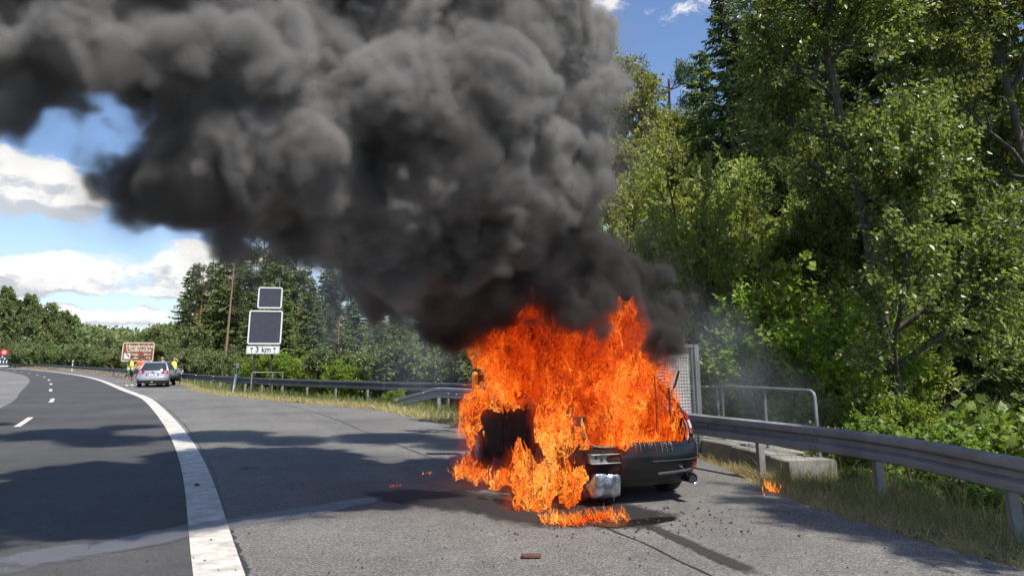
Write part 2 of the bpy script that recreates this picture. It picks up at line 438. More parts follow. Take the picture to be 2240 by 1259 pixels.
# markings
EL = [p for p in E if p.y < 260]
strip('edge_line', offset_path(EL, -.18), offset_path(EL, .18), 0.009, M_white)
def arclen(pts, p): j = min(range(len(pts)), key=lambda i: (pts[i] - p).length_squared); return j
Ea = E
first = arclen(Ea, on(52, 924))
lane1 = offset_path(Ea, -(on(52, 924) - Ea[first]).length)
lane2 = offset_path(Ea, -(on(52, 924) - Ea[first]).length - 3.6)
dash_no = 0
for path, ph in ((lane1, 0), (lane2, 2)):
    i0 = first + ph - 12 * 2
    while i0 < len(path) - 8 and path[i0].y < 230:
        seg = [path[i0 - 2].lerp(path[i0 - 1], .3)] + path[i0 - 1:i0 + 2] + [path[i0 + 1].lerp(path[i0 + 2], .7)]
        if path[i0].y > 3:
            strip('lane_dash', offset_path(seg, -.075), offset_path(seg, .075), 0.009, M_white)
        i0 += 12
# sealed joints, cracks and stains on the shoulder
M_seal = mat('bitumen_seal', (.030, .029, .029), .6, noise=(12, .3))
def crack(name, pix, w0, z=.0085, wob=.02, m=M_seal, step=.25):
    P = resample(smooth_path([on(*p) for p in pix], 6), step); random.seed(len(pix) * 7 + int(pix[0][0]))
    L_, R_ = [], []
    for i, (a, b) in enumerate(zip(offset_path(P, -1), offset_path(P, 1))):
        c = P[i]; sd_ = (b - a).normalized(); ww = w0 * random.uniform(.5, 1.3); o_ = random.uniform(-wob, wob)
        L_.append(c + sd_ * (o_ - ww)); R_.append(c + sd_ * (o_ + ww))
    return strip(name, L_, R_, z, m)
crack('joint_seam', [(535, 866), (600, 879), (700, 905), (800, 945), (900, 985), (1000, 1022), (1120, 1070), (1330, 1155), (1450, 1210), (1560, 1262), (1700, 1330)], .012)
crack('joint_crack', [(505, 1160), (516, 1195), (530, 1225), (545, 1262), (570, 1330)], .022, wob=.03, step=.06)
crack('edge_seam', [(560, 1420), (512, 1259), (500, 1170), (485, 1090), (462, 1020), (430, 965), (395, 920), (350, 882), (300, 858)], .011, wob=.004)
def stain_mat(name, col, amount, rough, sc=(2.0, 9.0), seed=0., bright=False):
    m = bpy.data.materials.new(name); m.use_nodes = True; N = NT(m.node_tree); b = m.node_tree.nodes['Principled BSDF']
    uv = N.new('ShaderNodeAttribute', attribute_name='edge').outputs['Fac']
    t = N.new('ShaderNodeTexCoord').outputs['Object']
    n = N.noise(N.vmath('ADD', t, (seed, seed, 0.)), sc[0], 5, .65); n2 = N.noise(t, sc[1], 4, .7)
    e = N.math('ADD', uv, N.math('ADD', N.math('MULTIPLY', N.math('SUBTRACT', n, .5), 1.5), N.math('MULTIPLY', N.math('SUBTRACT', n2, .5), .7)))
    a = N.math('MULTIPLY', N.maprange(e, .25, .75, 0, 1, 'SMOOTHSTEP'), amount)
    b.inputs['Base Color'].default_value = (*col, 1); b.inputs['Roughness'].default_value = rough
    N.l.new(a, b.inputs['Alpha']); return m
def stain(name, pix, widths, z, m):
    P = smooth_path([on(*p) for p in pix], 5); Ws = np.interp(np.linspace(0, 1, len(P)), np.linspace(0, 1, len(widths)), widths)
    V, Fc, ed = [], [], []; K = 8
    A = offset_path(P, -1); B = offset_path(P, 1)
    for i, p in enumerate(P):
        sd_ = (B[i] - A[i]).normalized(); end = min(1, min(i, len(P) - 1 - i) / 4)
        for k in range(K + 1):
            u = k / K * 2 - 1; q = p + sd_ * u * Ws[i]; V.append((q.x, q.y, z)); ed.append((1 - u * u) * end)
    for i in range(len(P) - 1):
        for k in range(K): Fc.append((i * (K + 1) + k, i * (K + 1) + k + 1, (i + 1) * (K + 1) + k + 1, (i + 1) * (K + 1) + k))
    mb = MB().add(V, Fc); me = mb.mesh(name); at_ = me.attributes.new('edge', 'FLOAT', 'POINT'); at_.data.foreach_set('value', ed)
    o = link(name, me, m); o['kind'] = 'structure'
    if me.polygons[0].normal.z < 0: me.flip_normals()
    return o
stain('extinguisher_residue', [(-60, 1262), (120, 1215), (300, 1185), (470, 1150), (640, 1125), (780, 1100), (900, 1083), (1060, 1068)], [.42, .38, .34, .30, .28, .22, .14], .0125, stain_mat('residue', (.19, .185, .21), .44, .42, (1.6, 8)))
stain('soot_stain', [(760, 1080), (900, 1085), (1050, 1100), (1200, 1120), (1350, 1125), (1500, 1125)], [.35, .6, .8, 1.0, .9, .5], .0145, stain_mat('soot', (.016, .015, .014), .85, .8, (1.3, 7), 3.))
stain('skid_trace', [(1380, 1135), (1450, 1165), (1560, 1215), (1700, 1275)], [.08, .10, .12, .13], .0125, stain_mat('skid', (.035, .032, .032), .75, .8, (2.5, 14), 5.))
stain('skid_trace', [(1290, 1150), (1350, 1150), (1430, 1140), (1500, 1128)], [.08, .16, .16, .06], .0165, stain_mat('oil', (.010, .010, .010), .95, .3, (3.5, 12), 7.))
# ------------------------------------------------------------------ guard rails (W-beam on posts)
RAIL_PROF = [(.020, .000), (.082, .020), (.088, .060), (.082, .095), (.020, .130), (.014, .155), (.020, .180), (.082, .215), (.088, .250), (.082, .290), (.020, .310)]
def w_profile():
    th_ = .006; a = [(-x, z) for x, z in RAIL_PROF]                 # bulges toward the road (left of the path)
    return a + [(x + th_ * 1.2, z) for x, z in a[::-1]]
def guard_rail(label, path_pts, start=None, top=.78, post_step=2.0, seg=4.0, posts=True, dips=None, bolts=True, near=60, beam_mat=None):
    beam_mat = beam_mat or M_galv
    """path from near to far; top as a function of the index fraction when given"""
    P = resample(smooth_path(path_pts, 8), .5)
    root = empty('guard_rail', (P[0].x, P[0].y, 0), 0, label, 'guard rail'); base = Vector((P[0].x, P[0].y, 0))
    k = int(seg / .5); pr = w_profile()
    def tz(i): return top(P[i]) if callable(top) else top
    i = 0; n = 0
    while i < len(P) - 1:
        dist = P[i].y; kk = k if dist < 100 else k * 4
        j = min(i + kk, len(P) - 1)
        pts = [P[q] - base + Vector((0, 0, tz(q) - .31 + (.0015 if n % 2 else 0))) for q in range(i, j + 1)]
        off_ = .004 if n % 2 else 0
        MB().sweep([(a - off_, b) for a, b in pr], pts).build('rail_beam', beam_mat, root, True)
        if bolts and dist < near:
            q = P[j] - base; t = (P[j] - P[j - 1]).normalized(); sd_ = Vector((-t.y, t.x, 0)); mb = MB()
            for a in (-.16, -.08):
                for hz_ in (.055, .255):
                    c = q + t * a + sd_ * .092 + Vector((0, 0, tz(j) - .31 + hz_))
                    mb.tube([c - sd_ * .008, c + sd_ * .012], .017, 8)
            for a in (-.13, -.05, -2.0, -2.6):
                c = q + t * a + sd_ * .026 + Vector((0, 0, tz(max(0, j + int(a / .5))) - .31 + .155))
                mb.tube([c - sd_ * .01, c + sd_ * .012], .016, 8)
            if mb.v: o = mb.build('bolt', M_bolt, root); o['kind'] = 'stuff'
        i = j; n += 1
    if posts:
        step = int(post_step / .5); cnt = 0
        q0 = 2 if start is None else min(range(len(P)), key=lambda q: (P[q] - start).length) % step
        for q in range(q0, len(P), step):
            if tz(q) < .5: continue
            p = P[q]; t = (P[min(q + 1, len(P) - 1)] - P[q - 1]).normalized(); a = math.atan2(t.y, t.x)
            rot = Matrix.Rotation(a, 3, 'Z'); c = p - base + rot @ Vector((0, -.075, 0)); h = tz(q)
            mb = MB()
            if p.y < 40:   # sigma/C post
                for (dx_, dy_, sx, sy) in ((0, 0, .006, .10), (.028, .05, .056, .006), (.028, -.05, .056, .006), (.054, .04, .006, .022), (.054, -.04, .006, .022)):
                    mb.box(c + rot @ Vector((dx_, dy_, h / 2 - .12)), (sx + .001, sy, h + .14), rot)
            else: mb.box(c + Vector((0, 0, h / 2 - .12)), (.10, .06, h + .14), rot)
            mb.build('post', M_post, root); cnt += 1
            MB().box(p - base + rot @ Vector((0, -.018, h - .155)), (.10, .034, .22), rot).build('spacer', M_galv2, root)
    return root
def rp(px, py): p = on(px, py, .78); p.z = 0; return p
near_rail = [Vector((4.75, -6, 0)), Vector((4.68, 0, 0)), Vector((4.56, 3.6, 0)), rp(2240, 1000), rp(1945, 950), rp(1700, 922), rp(1530, 905), Vector((1.35, 15.4, 0)), Vector((-.1, 19.3, 0)), rp(1030, 850), rp(960, 846), rp(960, 846).lerp(on(866, 889), .5), on(866, 889)]
EP = near_rail[-1]; KN = near_rail[-3]
RL = (EP - KN).length
def ntop(p):
    if p.y <= KN.y: return .78
    return max(.30, .78 - .48 * min(1, (p - KN).length / RL) * 1.08)
guard_rail('near galvanised guard rail passing behind the burning car, ramping down at its far end', near_rail, rp(1932, 948), ntop, 2.0)
far_rail = [Vector((.6, 19.2, 0)), rp(1030, 839), rp(830, 834), rp(550, 825), rp(390, 815), rp(260, 806), rp(160, 800), Vector((-92, 147, 0)), Vector((-129, 184, 0)), Vector((-175, 222, 0)), Vector((-225, 255, 0))]
guard_rail('long weathered guard rail following the outside of the bend beyond the silver car', far_rail, None, .78, 2.0, near=45, beam_mat=M_galvdark)

# ------------------------------------------------------------------ bridge parapet, handrail, mesh screen
def at_z(px, py, t, z=None):
    p = at(px, py, t); return p
wall_pts = [Vector((2.65, 14.9, 0)), Vector((3.05, 13.5, 0)), Vector((3.45, 12.2, 0)), Vector((3.68, 11.1, 0)), Vector((3.76, 10.6, 0))]
cw = empty('concrete_parapet', (3.6, 12, 0), 0, 'low stained concrete wall behind the near guard rail with dappled light on its face', 'wall')
mb = MB()
for i in range(len(wall_pts) - 1):
    a, b = wall_pts[i] - cw.location, wall_pts[i + 1] - cw.location
    a = a.lerp(b, .004); mb2 = MB(); nrm = Vector(((b - a).y, -(b - a).x, 0)).normalized()
    zt = .32 - .02 * i
    prof = [(0, -1.8), (0, zt - .02), (.02, zt), (.68, zt), (.70, zt - .02), (.70, -1.8)]
    mb2.sweep([(-x, z) for x, z in prof], [a, b]); mb2.build('wall_panel', M_concrete, cw)
hr = empty('handrail', (3.8, 12, 0), 0, 'grey tubular steel handrail with rounded corners standing behind the guard rail', 'railing')
h0 = Vector((3.55, 12.95, 0)); h1 = Vector((4.32, 10.95, 0)); o_ = hr.location; HT = 1.16
def hz(p, z): return p - o_ + Vector((0, 0, z))
dv = (h1 - h0).normalized()
MB().tube([hz(h0, .27), hz(h0, HT - .08), hz(h0 + dv * .03, HT - .02), hz(h0 + dv * .09, HT), hz(h0.lerp(h1, .5), HT), hz(h1 - dv * .06, HT), hz(h1 - dv * .015, HT - .03), hz(h1, HT - .08), hz(h1, .27)], .027, 10).build('top_rail', M_galv2, hr, True)
MB().tube([hz(h0.lerp(h1, .5), HT - .01), hz(h0.lerp(h1, .5), .27)], .025, 10).build('post', M_galv2, hr, True)
MB().tube([hz(h0, .52), hz(h1, .52)], .021, 10).build('middle_rail', M_galv2, hr, True)
hr2 = empty('handrail', (3.6, 14, 0), 0, 'farther grey handrail joining the mesh screen behind the front handrail', 'railing'); o_ = hr2.location
g0 = Vector((3.05, 13.9, 0)); g1 = Vector((4.9, 13.6, 0))
MB().tube([hz(g0, 1.12), hz(g0.lerp(g1, .5), 1.12), hz(g1, 1.1)], .024, 10).build('top_rail', M_galv2, hr2, True)
for f in (.35, .98): MB().tube([hz(g0.lerp(g1, f), 1.11), hz(g0.lerp(g1, f), -.3)], .024, 10).build('post', M_galv2, hr2, True)
MB().tube([hz(g0, .5), hz(g1, .5)], .018, 10).build('middle_rail', M_galv2, hr2, True)
# mesh screen: a framed wire panel in front of a pale sheet
pR = on(1536, 905, .6); pR = at(1528, 905, 12.6); pR.z = 0
sc = empty('mesh_screen', (pR.x, pR.y, 0), R(203), 'galvanised frame with square wire mesh over a pale panel, standing right behind the car', 'screen')
SW, SH = 1.5, 1.86
M_pale = mat('pale_panel', (.55, .54, .50), .8, noise=(1.4, .35))
M_grille = mat('grey_grille', (.26, .27, .29), .6, .5, noise=(4, .2))
for x in (0, SW): MB().box((x, 0, SH / 2 - .2), (.09, .09, SH + .4)).build('post', M_galv2, sc)
for z in (.05, SH - .03): MB().box((SW / 2, 0, z), (SW - .094, .05, .05)).build('cross_bar', M_galv2, sc)
mb = MB(); n = int((SW - .1) / .055)
for i in range(n + 1): x = .05 + i * (SW - .1) / n; mb.box((x, -.03, SH / 2), (.005, .005, SH - .12))
n = int((SH - .1) / .055)
for i in range(n + 1): z = .07 + i * (SH - .12) / n; mb.box((SW / 2, -.036, z), (SW - .1, .005, .005))
mb.box((.05 + .03, 0, SH / 2), (.03, .04, SH - .14))
o = mb.build('wire_mesh', M_galv2, sc); o.scale = (1, -1, 1)
MB().box((.32, -.05, SH / 2), (.45, .012, SH - .16)).build('pale_panel', M_pale, sc)
mb = MB()
for i in range(34): mb.box((1.0, -.05, .12 + i * .051), (.86, .05, .034), Matrix.Rotation(R(25), 3, 'X'))
o = mb.build('louvre_slat', M_grille, sc); o['kind'] = 'stuff'
MB().box((1.0, -.09, SH / 2), (.88, .01, SH - .16)).build('back_panel', mat('dark_panel', (.10, .105, .115), .7), sc)

# ------------------------------------------------------------------ signs
def rounded_rect(w_, h_, r, n=5):
    out = []
    for cx, cz, a0 in ((w_ / 2 - r, h_ / 2 - r, 0), (-w_ / 2 + r, h_ / 2 - r, 90), (-w_ / 2 + r, -h_ / 2 + r, 180), (w_ / 2 - r, -h_ / 2 + r, 270)):
        for k in range(n + 1): a = R(a0 + 90 * k / n); out.append((cx + r * math.cos(a), cz + r * math.sin(a)))
    return out
def plate(pts, y0, y1):
    n = len(pts); V = [(x, y0, z) for x, z in pts] + [(x, y1, z) for x, z in pts]
    return MB().add(V, [tuple(range(n)), tuple(range(2 * n - 1, n - 1, -1))] + [(k, (k + 1) % n, n + (k + 1) % n, n + k) for k in range(n)])
def frame_ring(w_, h_, r, t, y0, y1):
    A = rounded_rect(w_, h_, r); B = rounded_rect(w_ - 2 * t, h_ - 2 * t, max(.005, r - t)); n = len(A)
    V = [(x, y0, z) for x, z in A] + [(x, y0, z) for x, z in B] + [(x, y1, z) for x, z in A] + [(x, y1, z) for x, z in B]
    F_ = []
    for k in range(n):
        q = (k + 1) % n
        F_ += [(k, q, n + q, n + k), (2 * n + k, 3 * n + k, 3 * n + q, 2 * n + q), (k, 2 * n + k, 2 * n + q, q), (n + k, n + q, 3 * n + q, 3 * n + k)]
    return MB().add(V, F_)
def text_mesh(txt, size, loc, m, parent, name='lettering', align='CENTER', bold=0.0):
    cu = bpy.data.curves.new('t', 'FONT'); cu.body = txt; cu.size = size; cu.align_x = align; cu.align_y = 'CENTER'; cu.extrude = .002; cu.offset = bold; cu.resolution_u = 3
    o = bpy.data.objects.new('t', cu); COL.objects.link(o); bpy.context.view_layer.update()
    me = bpy.data.meshes.new_from_object(o.evaluated_get(bpy.context.evaluated_depsgraph_get())); bpy.data.objects.remove(o); bpy.data.curves.remove(cu)
    me.transform(Matrix.Rotation(PI / 2, 4, 'X')); me.materials.clear()
    q = link(name, me, m, parent); q.location = loc; return q
M_face = mat('dark_display_face', (.055, .058, .075), .45, noise=(6, .2))
M_frame = mat('white_frame', (.78, .78, .76), .5, noise=(5, .05))
M_signback = mat('sign_back_grey', (.3, .3, .3), .6, .4)
M_dark = mat('dark_post', (.05, .055, .05), .6, .3)
M_blk = mat('black_print', (.02, .02, .02), .6)
def sign_rz(p):                                              # faces oncoming traffic, a little toward the camera
    return math.atan2(-p.x, p.y) + R(6)
T = 35.5; k_ = T / F_PX
def zz(px, py, t=T): return at(px, py, t).z
pb = at(577, 760, T)
vs = empty('display_sign', (pb.x, pb.y, 0), R(10), 'two blank dark display panels in white frames above a white 3 km plate', 'road sign')
zc = zz(577, 715); hh = (zz(577, 678) - zz(577, 753)); ww_ = 71 * k_
def disp(w_, h_, z, ry=0, x=0):
    plate(rounded_rect(w_ - .02, h_ - .02, .08), .0, .12).build('display_box', M_signback, vs).location = (x, .03, z)
    f = plate(rounded_rect(w_ - .08, h_ - .08, .05), -.005, .02).build('display_face', M_face, vs); f.location = (x, 0, z)
    g = frame_ring(w_, h_, .10, .062, -.03, .03).build('display_frame', M_frame, vs); g.location = (x, 0, z)
disp(ww_, hh, zc); z2 = (zz(577, 625) + zz(577, 673)) / 2
disp(52 * k_, zz(577, 625) - zz(577, 673), z2, x=.13)
zp = (zz(577, 755.5) + zz(577, 774)) / 2; hp = zz(577, 755.5) - zz(577, 774)
plate(rounded_rect(70 * k_, hp, .06), 0, .02).build('distance_plate', M_frame, vs).location = (-.03, 0, zp)
frame_ring(68 * k_, hp - .035, .05, .014, -.006, 0).build('plate_border', M_blk, vs).location = (-.03, 0, zp)
text_mesh('3 km', .36, (-.02, -.008, zp + .01), M_blk, vs, bold=.004)
for x in (-.55, .5):
    mb = MB(); mb.box((x, -.009, zp - .02), (.022, .006, .22))
    for s in (-1, 1): mb.box((x + s * .032, -.009, zp + .075), (.022, .006, .10), Matrix.Rotation(s * R(-38), 3, 'Y'))
    mb.build('arrow', M_blk, vs)
for x in (-.42, .38): MB().tube([(x, .16, -1.6), (x, .16, z2 + .5)], .055, 10).build('post', M_dark, vs, True)
MB().tube([(-.22, .2, zz(566, 625) - .1), (-.22, .2, zz(566, 617))], .02, 8).build('antenna', M_galv2, vs)
MB().tube([(.50, .2, zz(600, 625) - .1), (.50, .2, zz(600, 601))], .025, 8).build('antenna', M_galv2, vs)
br = at(590, 814, T - 1.2)
bf = empty('barrier_frame', (br.x, br.y, 0), R(5), 'thin pale tube frame in the bushes beneath the display sign', 'railing')
MB().tube([(-.8, 0, -.8), (-.8, 0, br.z - .03), (-.77, 0, br.z), (.6, 0, br.z), (.6, 0, -.8)], .03, 8).build('tube_frame', M_post, bf)
MB().tube([(.15, 0, br.z), (.15, 0, -.8)], .028, 8).build('upright', M_post, bf)
# brown information sign
T2 = 66.0; K6 = T2 / 54.0; k2 = T2 / F_PX; pb = at(302, 769, T2)
bs = empty('brown_sign', (pb.x, pb.y, 0), R(7), 'brown tourist information sign with cream border and lettering behind the parked silver car', 'road sign')
M_brown = mat('brown_sign_face', (.23, .075, .030), .55, noise=(3, .08)); M_cream = mat('cream_print', (.78, .70, .55), .55)
bw, bh = 66 * k2, 40.5 * k2; zb = pb.z
plate(rounded_rect(bw, bh, .14), 0, .04).build('sign_plate', M_brown, bs).location = (0, 0, zb)
frame_ring(bw, bh, .14, .07, -.01, 0).build('border', M_cream, bs).location = (0, 0, zb)
text_mesh('Hangbrücke', .39*K6, (.08*K6, -.012, zb + .40*K6), M_cream, bs, bold=.008)
text_mesh('Osternohe', .39*K6, (.05*K6, -.012, zb + .13*K6), M_cream, bs, bold=.008)
text_mesh('Länge', .20*K6, (-.42*K6, -.012, zb - .18*K6), M_cream, bs, align='LEFT', bold=.006)
text_mesh('265 m', .20*K6, (.40*K6, -.012, zb - .18*K6), M_cream, bs, align='LEFT', bold=.006)
text_mesh('Höhe', .20*K6, (-.42*K6, -.012, zb - .43*K6), M_cream, bs, align='LEFT', bold=.006)
text_mesh('7 m', .20*K6, (.60*K6, -.012, zb - .43*K6), M_cream, bs, align='LEFT', bold=.006)
plate(rounded_rect(.44*K6, .42*K6, .02), -.012, 0).build('pictogram', mat('pictogram_white', (.75, .68, .66), .6), bs).location = (-.72*K6, 0, zb - .30*K6)
mb = MB(); mb.box((-.74*K6, -.015, zb - .18*K6), (.20*K6, .006, .05*K6), Matrix.Rotation(R(40), 3, 'Y')); mb.box((-.66*K6, -.015, zb - .27*K6), (.26*K6, .006, .035*K6), Matrix.Rotation(R(40), 3, 'Y')); mb.box((-.62*K6, -.0155, zb - .30*K6), (.04*K6, .006, .16*K6))
mb.build('bridge_symbol', M_blk, bs)
for x in (-.8, .8): MB().tube([(x, .08, -1.8), (x, .08, zb + bh / 2 - .1)], .05, 10).build('post', M_dark, bs, True)

# delineator posts
def delineator(px, py_top, py_base, t, label, col=M_whiteP, lean=0):
    p = at(px, py_top, t); h = p.z
    r = empty('marker_post', (p.x, p.y, 0), R(8), label, 'marker post', 'white marker posts behind the guard rail'); r.rotation_euler[1] = lean
    prof = rounded_rect(.13, .10, .03, 3)
    mb = MB(); n = len(prof)
    def seg(z0, z1, slant, nm, m):
        V = [(x, y, z0 + slant * x) for x, y in prof] + [(x, y, z1 + slant * x) for x, y in prof]
        MB().add(V, [tuple(range(n - 1, -1, -1)), tuple(range(n, 2 * n))] + [(k, (k + 1) % n, n + (k + 1) % n, n + k) for k in range(n)]).build(nm, m, r)
    seg(-.9, h - .48, 0, 'post_body', col); seg(h - .478, h - .24, .35, 'black_band', M_blackP); seg(h - .238, h, .35, 'post_head', col)
    MB().box((0, -.052, h - .36), (.04, .008, .16)).build('reflector', M_frame, r)
delineator(516, 794, 824, 36.2, 'white marker post with black band just left of the display sign', lean=R(4))
delineator(160, 787, 801, 104, 'distant white marker post behind the guard rail left of the brown sign')
delineator(14.5, 784, 795, 165, 'most distant white marker post beside the warning trailer')
# orange post beside the fire
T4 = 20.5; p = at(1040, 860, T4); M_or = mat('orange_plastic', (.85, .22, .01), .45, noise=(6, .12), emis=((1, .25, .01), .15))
op = empty('orange_post', (p.x, p.y, 0), R(-8), 'orange marker post with a square orange plate left of the flames', 'marker post')
za, zb_, zc_ = at(1040, 779, T4).z, at(1040, 806, T4).z, at(1040, 812, T4).z
MB().box((.10, 0, (za + zb_) / 2), (.42, .03, za - zb_)).build('plate', M_or, op, bevel=.01)
MB().tube([(-.02, .0, -.3), (-.02, 0, zc_ - .08), (-.02, 0, zc_ - .03), (-.02, 0, zc_)], [.085, .085, .07, .03], 12).build('post_body', M_or, op, True)
MB().tube([(-.02, .03, 0), (-.02, .03, za)], .025, 8).build('stay', M_dark, op)
# debris on the asphalt
def debris(name, px, py, label, cat, parts):
    p = on(px, py, .012); r = empty(name, (p.x, p.y, .0), 0, label, cat); return r
p = on(1162, 1221, .0)
mb = MB(); pts = [(-.085, -.02), (-.07, -.035), (.075, -.03), (.086, -.01), (.08, .03), (-.05, .04), (-.08, .02)]
mb.add([(x, y, .012) for x, y in pts] + [(x, y, .034) for x, y in pts], [tuple(range(6, -1, -1)), tuple(range(7, 14))] + [(k, (k + 1) % 7, 7 + (k + 1) % 7, 7 + k) for k in range(7)])
o = mb.build('plastic_fragment', M_wood, bevel=.004); o.location = (p.x, p.y, 0); tag(o, 'small brown plastic fragment lying on the asphalt in front of the burning car', 'debris')
p = on(545, 1027)
o = MB().tube([(-.14, 0, .02), (-.05, .01, .022), (.03, .0, .03), (.13, .02, .022)], [.008, .012, .01, .004], 6).build('stick', M_stick); o.location = (p.x, p.y, 0); tag(o, 'short dry stick lying on the dark shoulder right of the white line', 'stick')
p = on(430, 1063)
o = MB().tube([(-.03, 0, .02), (.0, .01, .026), (.035, .0, .018)], [.01, .018, .006], 6).build('bark_chip', M_stick); o.location = (p.x, p.y, 0); tag(o, 'small bark chip lying on the white edge line', 'debris')
random.seed(9); mb = MB()
for i in range(420):
    px = random.uniform(20, 2000); py = random.uniform(1000, 1258) if i % 3 else random.uniform(1110, 1180) ; 
    if i % 3 == 0: px = random.gauss(1400, 130)
    q = on(px, py); s = random.uniform(.003, .009) * (1.5 if i % 3 == 0 else 1)
    mb.box((q.x, q.y, .012 + s * .3), (s * 2, s * random.uniform(1, 2), s), Matrix.Rotation(random.uniform(0, 3), 3, 'Z'), taper=.6)
tag(mb.build('road_grit', M_seal), kind='stuff')
# ------------------------------------------------------------------ estate cars
def sgnp(v, p): return math.copysign(abs(v) ** p, v)
class Shape:
    L = 4.72; NEXP = 3.4
    LV = [(.20, .76, .16, 4.52), (.30, .84, .07, 4.64), (.42, .875, .015, 4.70), (.52, .885, .0, 4.71), (.60, .89, .02, 4.69), (.68, .888, .05, 4.66), (.80, .875, .07, 4.55), (.90, .855, .10, 4.30), (.97, .835, .13, 3.95)]
    CAB = [(.96, .815, .15, 3.86), (1.06, .775, .20, 3.62), (1.18, .725, .28, 3.36), (1.30, .67, .38, 3.10), (1.39, .62, .47, 2.90), (1.44, .57, .58, 2.70), (1.47, .44, .82, 2.40)]
    WY = (.88, 3.62); WR = .33
def lvl(T_, z):
    z = min(max(z, T_[0][0]), T_[-1][0])
    for a, b in zip(T_, T_[1:]):
        if z <= b[0]: f = (z - a[0]) / (b[0] - a[0]); return tuple(a[i] + (b[i] - a[i]) * f for i in range(4))
def outline(W_, y0, y1, a):
    """plan outline; a from -pi..pi, 0 = middle of the tail, +pi/2 = right side"""
    n = Shape.NEXP; ym = (y0 + y1) / 2; Dp = .62
    x = W_ * sgnp(math.sin(a), 2 / n)
    c = math.cos(a)
    if c >= 0: y = y0 + Dp * (1 - abs(c) ** (2 / n))
    else: y = y1 - Dp * (1 - abs(c) ** (2 / n)) * 1.25
    return x, y
def ring(T_, z, n=72):
    _, W_, y0, y1 = lvl(T_, z); out = []
    q = n // 4
    for side in (1, -1): pass
    tail = [outline(W_, y0, y1, -PI / 2 + PI * k / 28) for k in range(29)]
    rs = tail[-1]; nose = [outline(W_, y0, y1, PI / 2 + PI * k / 24) for k in range(25)]
    out += tail
    for k in range(1, 60): out.append((W_, rs[1] + (nose[0][1] - rs[1]) * k / 60))
    out += nose
    for k in range(1, 60): out.append((-W_, nose[-1][1] + (tail[0][1] - nose[-1][1]) * k / 60))
    return out
def arch_z(x, y):
    z = 0
    for wy in Shape.WY:
        d = abs(y - wy)
        if d < .40 and abs(x) > .5: z = max(z, .31 + math.sqrt(.40 ** 2 - d * d))
    return z
def surf(z, a, off=0.0, T_=None):
    T_ = T_ or (Shape.LV if z <= .965 else Shape.CAB)
    def q(zz_, aa):
        _, W_, y0, y1 = lvl(T_, zz_); x, y = outline(W_, y0, y1, aa); return Vector((x, y, zz_))
    p = q(z, a)
    if off:
        da = q(z, a + .02) - q(z, a - .02); dz = q(z + .02, a) - q(z - .02, a); n_ = da.cross(dz)
        if n_.length > 1e-9:
            n_.normalize()
            if n_.dot(p - Vector((0, 2.3, .7))) < 0: n_ = -n_
            p = p + n_ * off
    return p
def a_of_x(x, z):
    _, W_, _, _ = lvl(Shape.LV if z <= .965 else Shape.CAB, z); return math.asin(max(-1, min(1, sgnp(x / W_, Shape.NEXP / 2))))
def patch(name, m, root, zf, xf, off=.012, nu=14, nv=10, thick=.012, T_=None, byangle=False):
    """panel lying on the car surface: zf(v)->z, xf(u,v)->x (or angle); closed with a little thickness"""
    def P(u, v, o_):
        z = zf(u, v); x = xf(u, v); return surf(z, x if byangle else a_of_x(x, z), o_, T_)
    mb = MB(); V = []; F_ = []
    for o_ in (off, off - thick):
        for i in range(nu + 1):
            for j in range(nv + 1): V.append(P(i / nu, j / nv, o_))
    n1 = (nu + 1) * (nv + 1); id_ = lambda s, i, j: s * n1 + i * (nv + 1) + j
    for i in range(nu):
        for j in range(nv):
            F_.append((id_(0, i, j), id_(0, i + 1, j), id_(0, i + 1, j + 1), id_(0, i, j + 1))); F_.append((id_(1, i, j), id_(1, i, j + 1), id_(1, i + 1, j + 1), id_(1, i + 1, j)))
    for i in range(nu):
        F_.append((id_(0, i, 0), id_(1, i, 0), id_(1, i + 1, 0), id_(0, i + 1, 0))); F_.append((id_(0, i, nv), id_(0, i + 1, nv), id_(1, i + 1, nv), id_(1, i, nv)))
    for j in range(nv):
        F_.append((id_(0, 0, j), id_(0, 0, j + 1), id_(1, 0, j + 1), id_(1, 0, j))); F_.append((id_(0, nu, j), id_(1, nu, j), id_(1, nu, j + 1), id_(0, nu, j + 1)))
    return mb.add(V, F_).build(name, m, root, True)
def shell(name, T_, zs, m, root, arches=True, top=True, drop=None):
    rings = [ring(T_, z) for z in zs]; n = len(rings[0]); V = []
    for z, rg in zip(zs, rings):
        for (x, y) in rg: V.append((x, y, max(z, arch_z(x, y)) if arches else z))
    F_ = []
    for i in range(len(zs) - 1):
        for k in range(n):
            q = (k + 1) % n; f = (i * n + k, i * n + q, (i + 1) * n + q, (i + 1) * n + k)
            if drop and drop(*[sum(V[j][c] for j in f) / 4 for c in range(3)]): continue
            F_.append(f)
    if top: F_.append(tuple((len(zs) - 1) * n + k for k in range(n)))
    return MB().add(V, F_).build(name, m, root, True)
M_tyre = mat('tyre_rubber', (.018, .018, .018), .85, noise=(30, .25)); M_rim = mat('alloy_rim', (.35, .35, .36), .35, .8, noise=(8, .15))
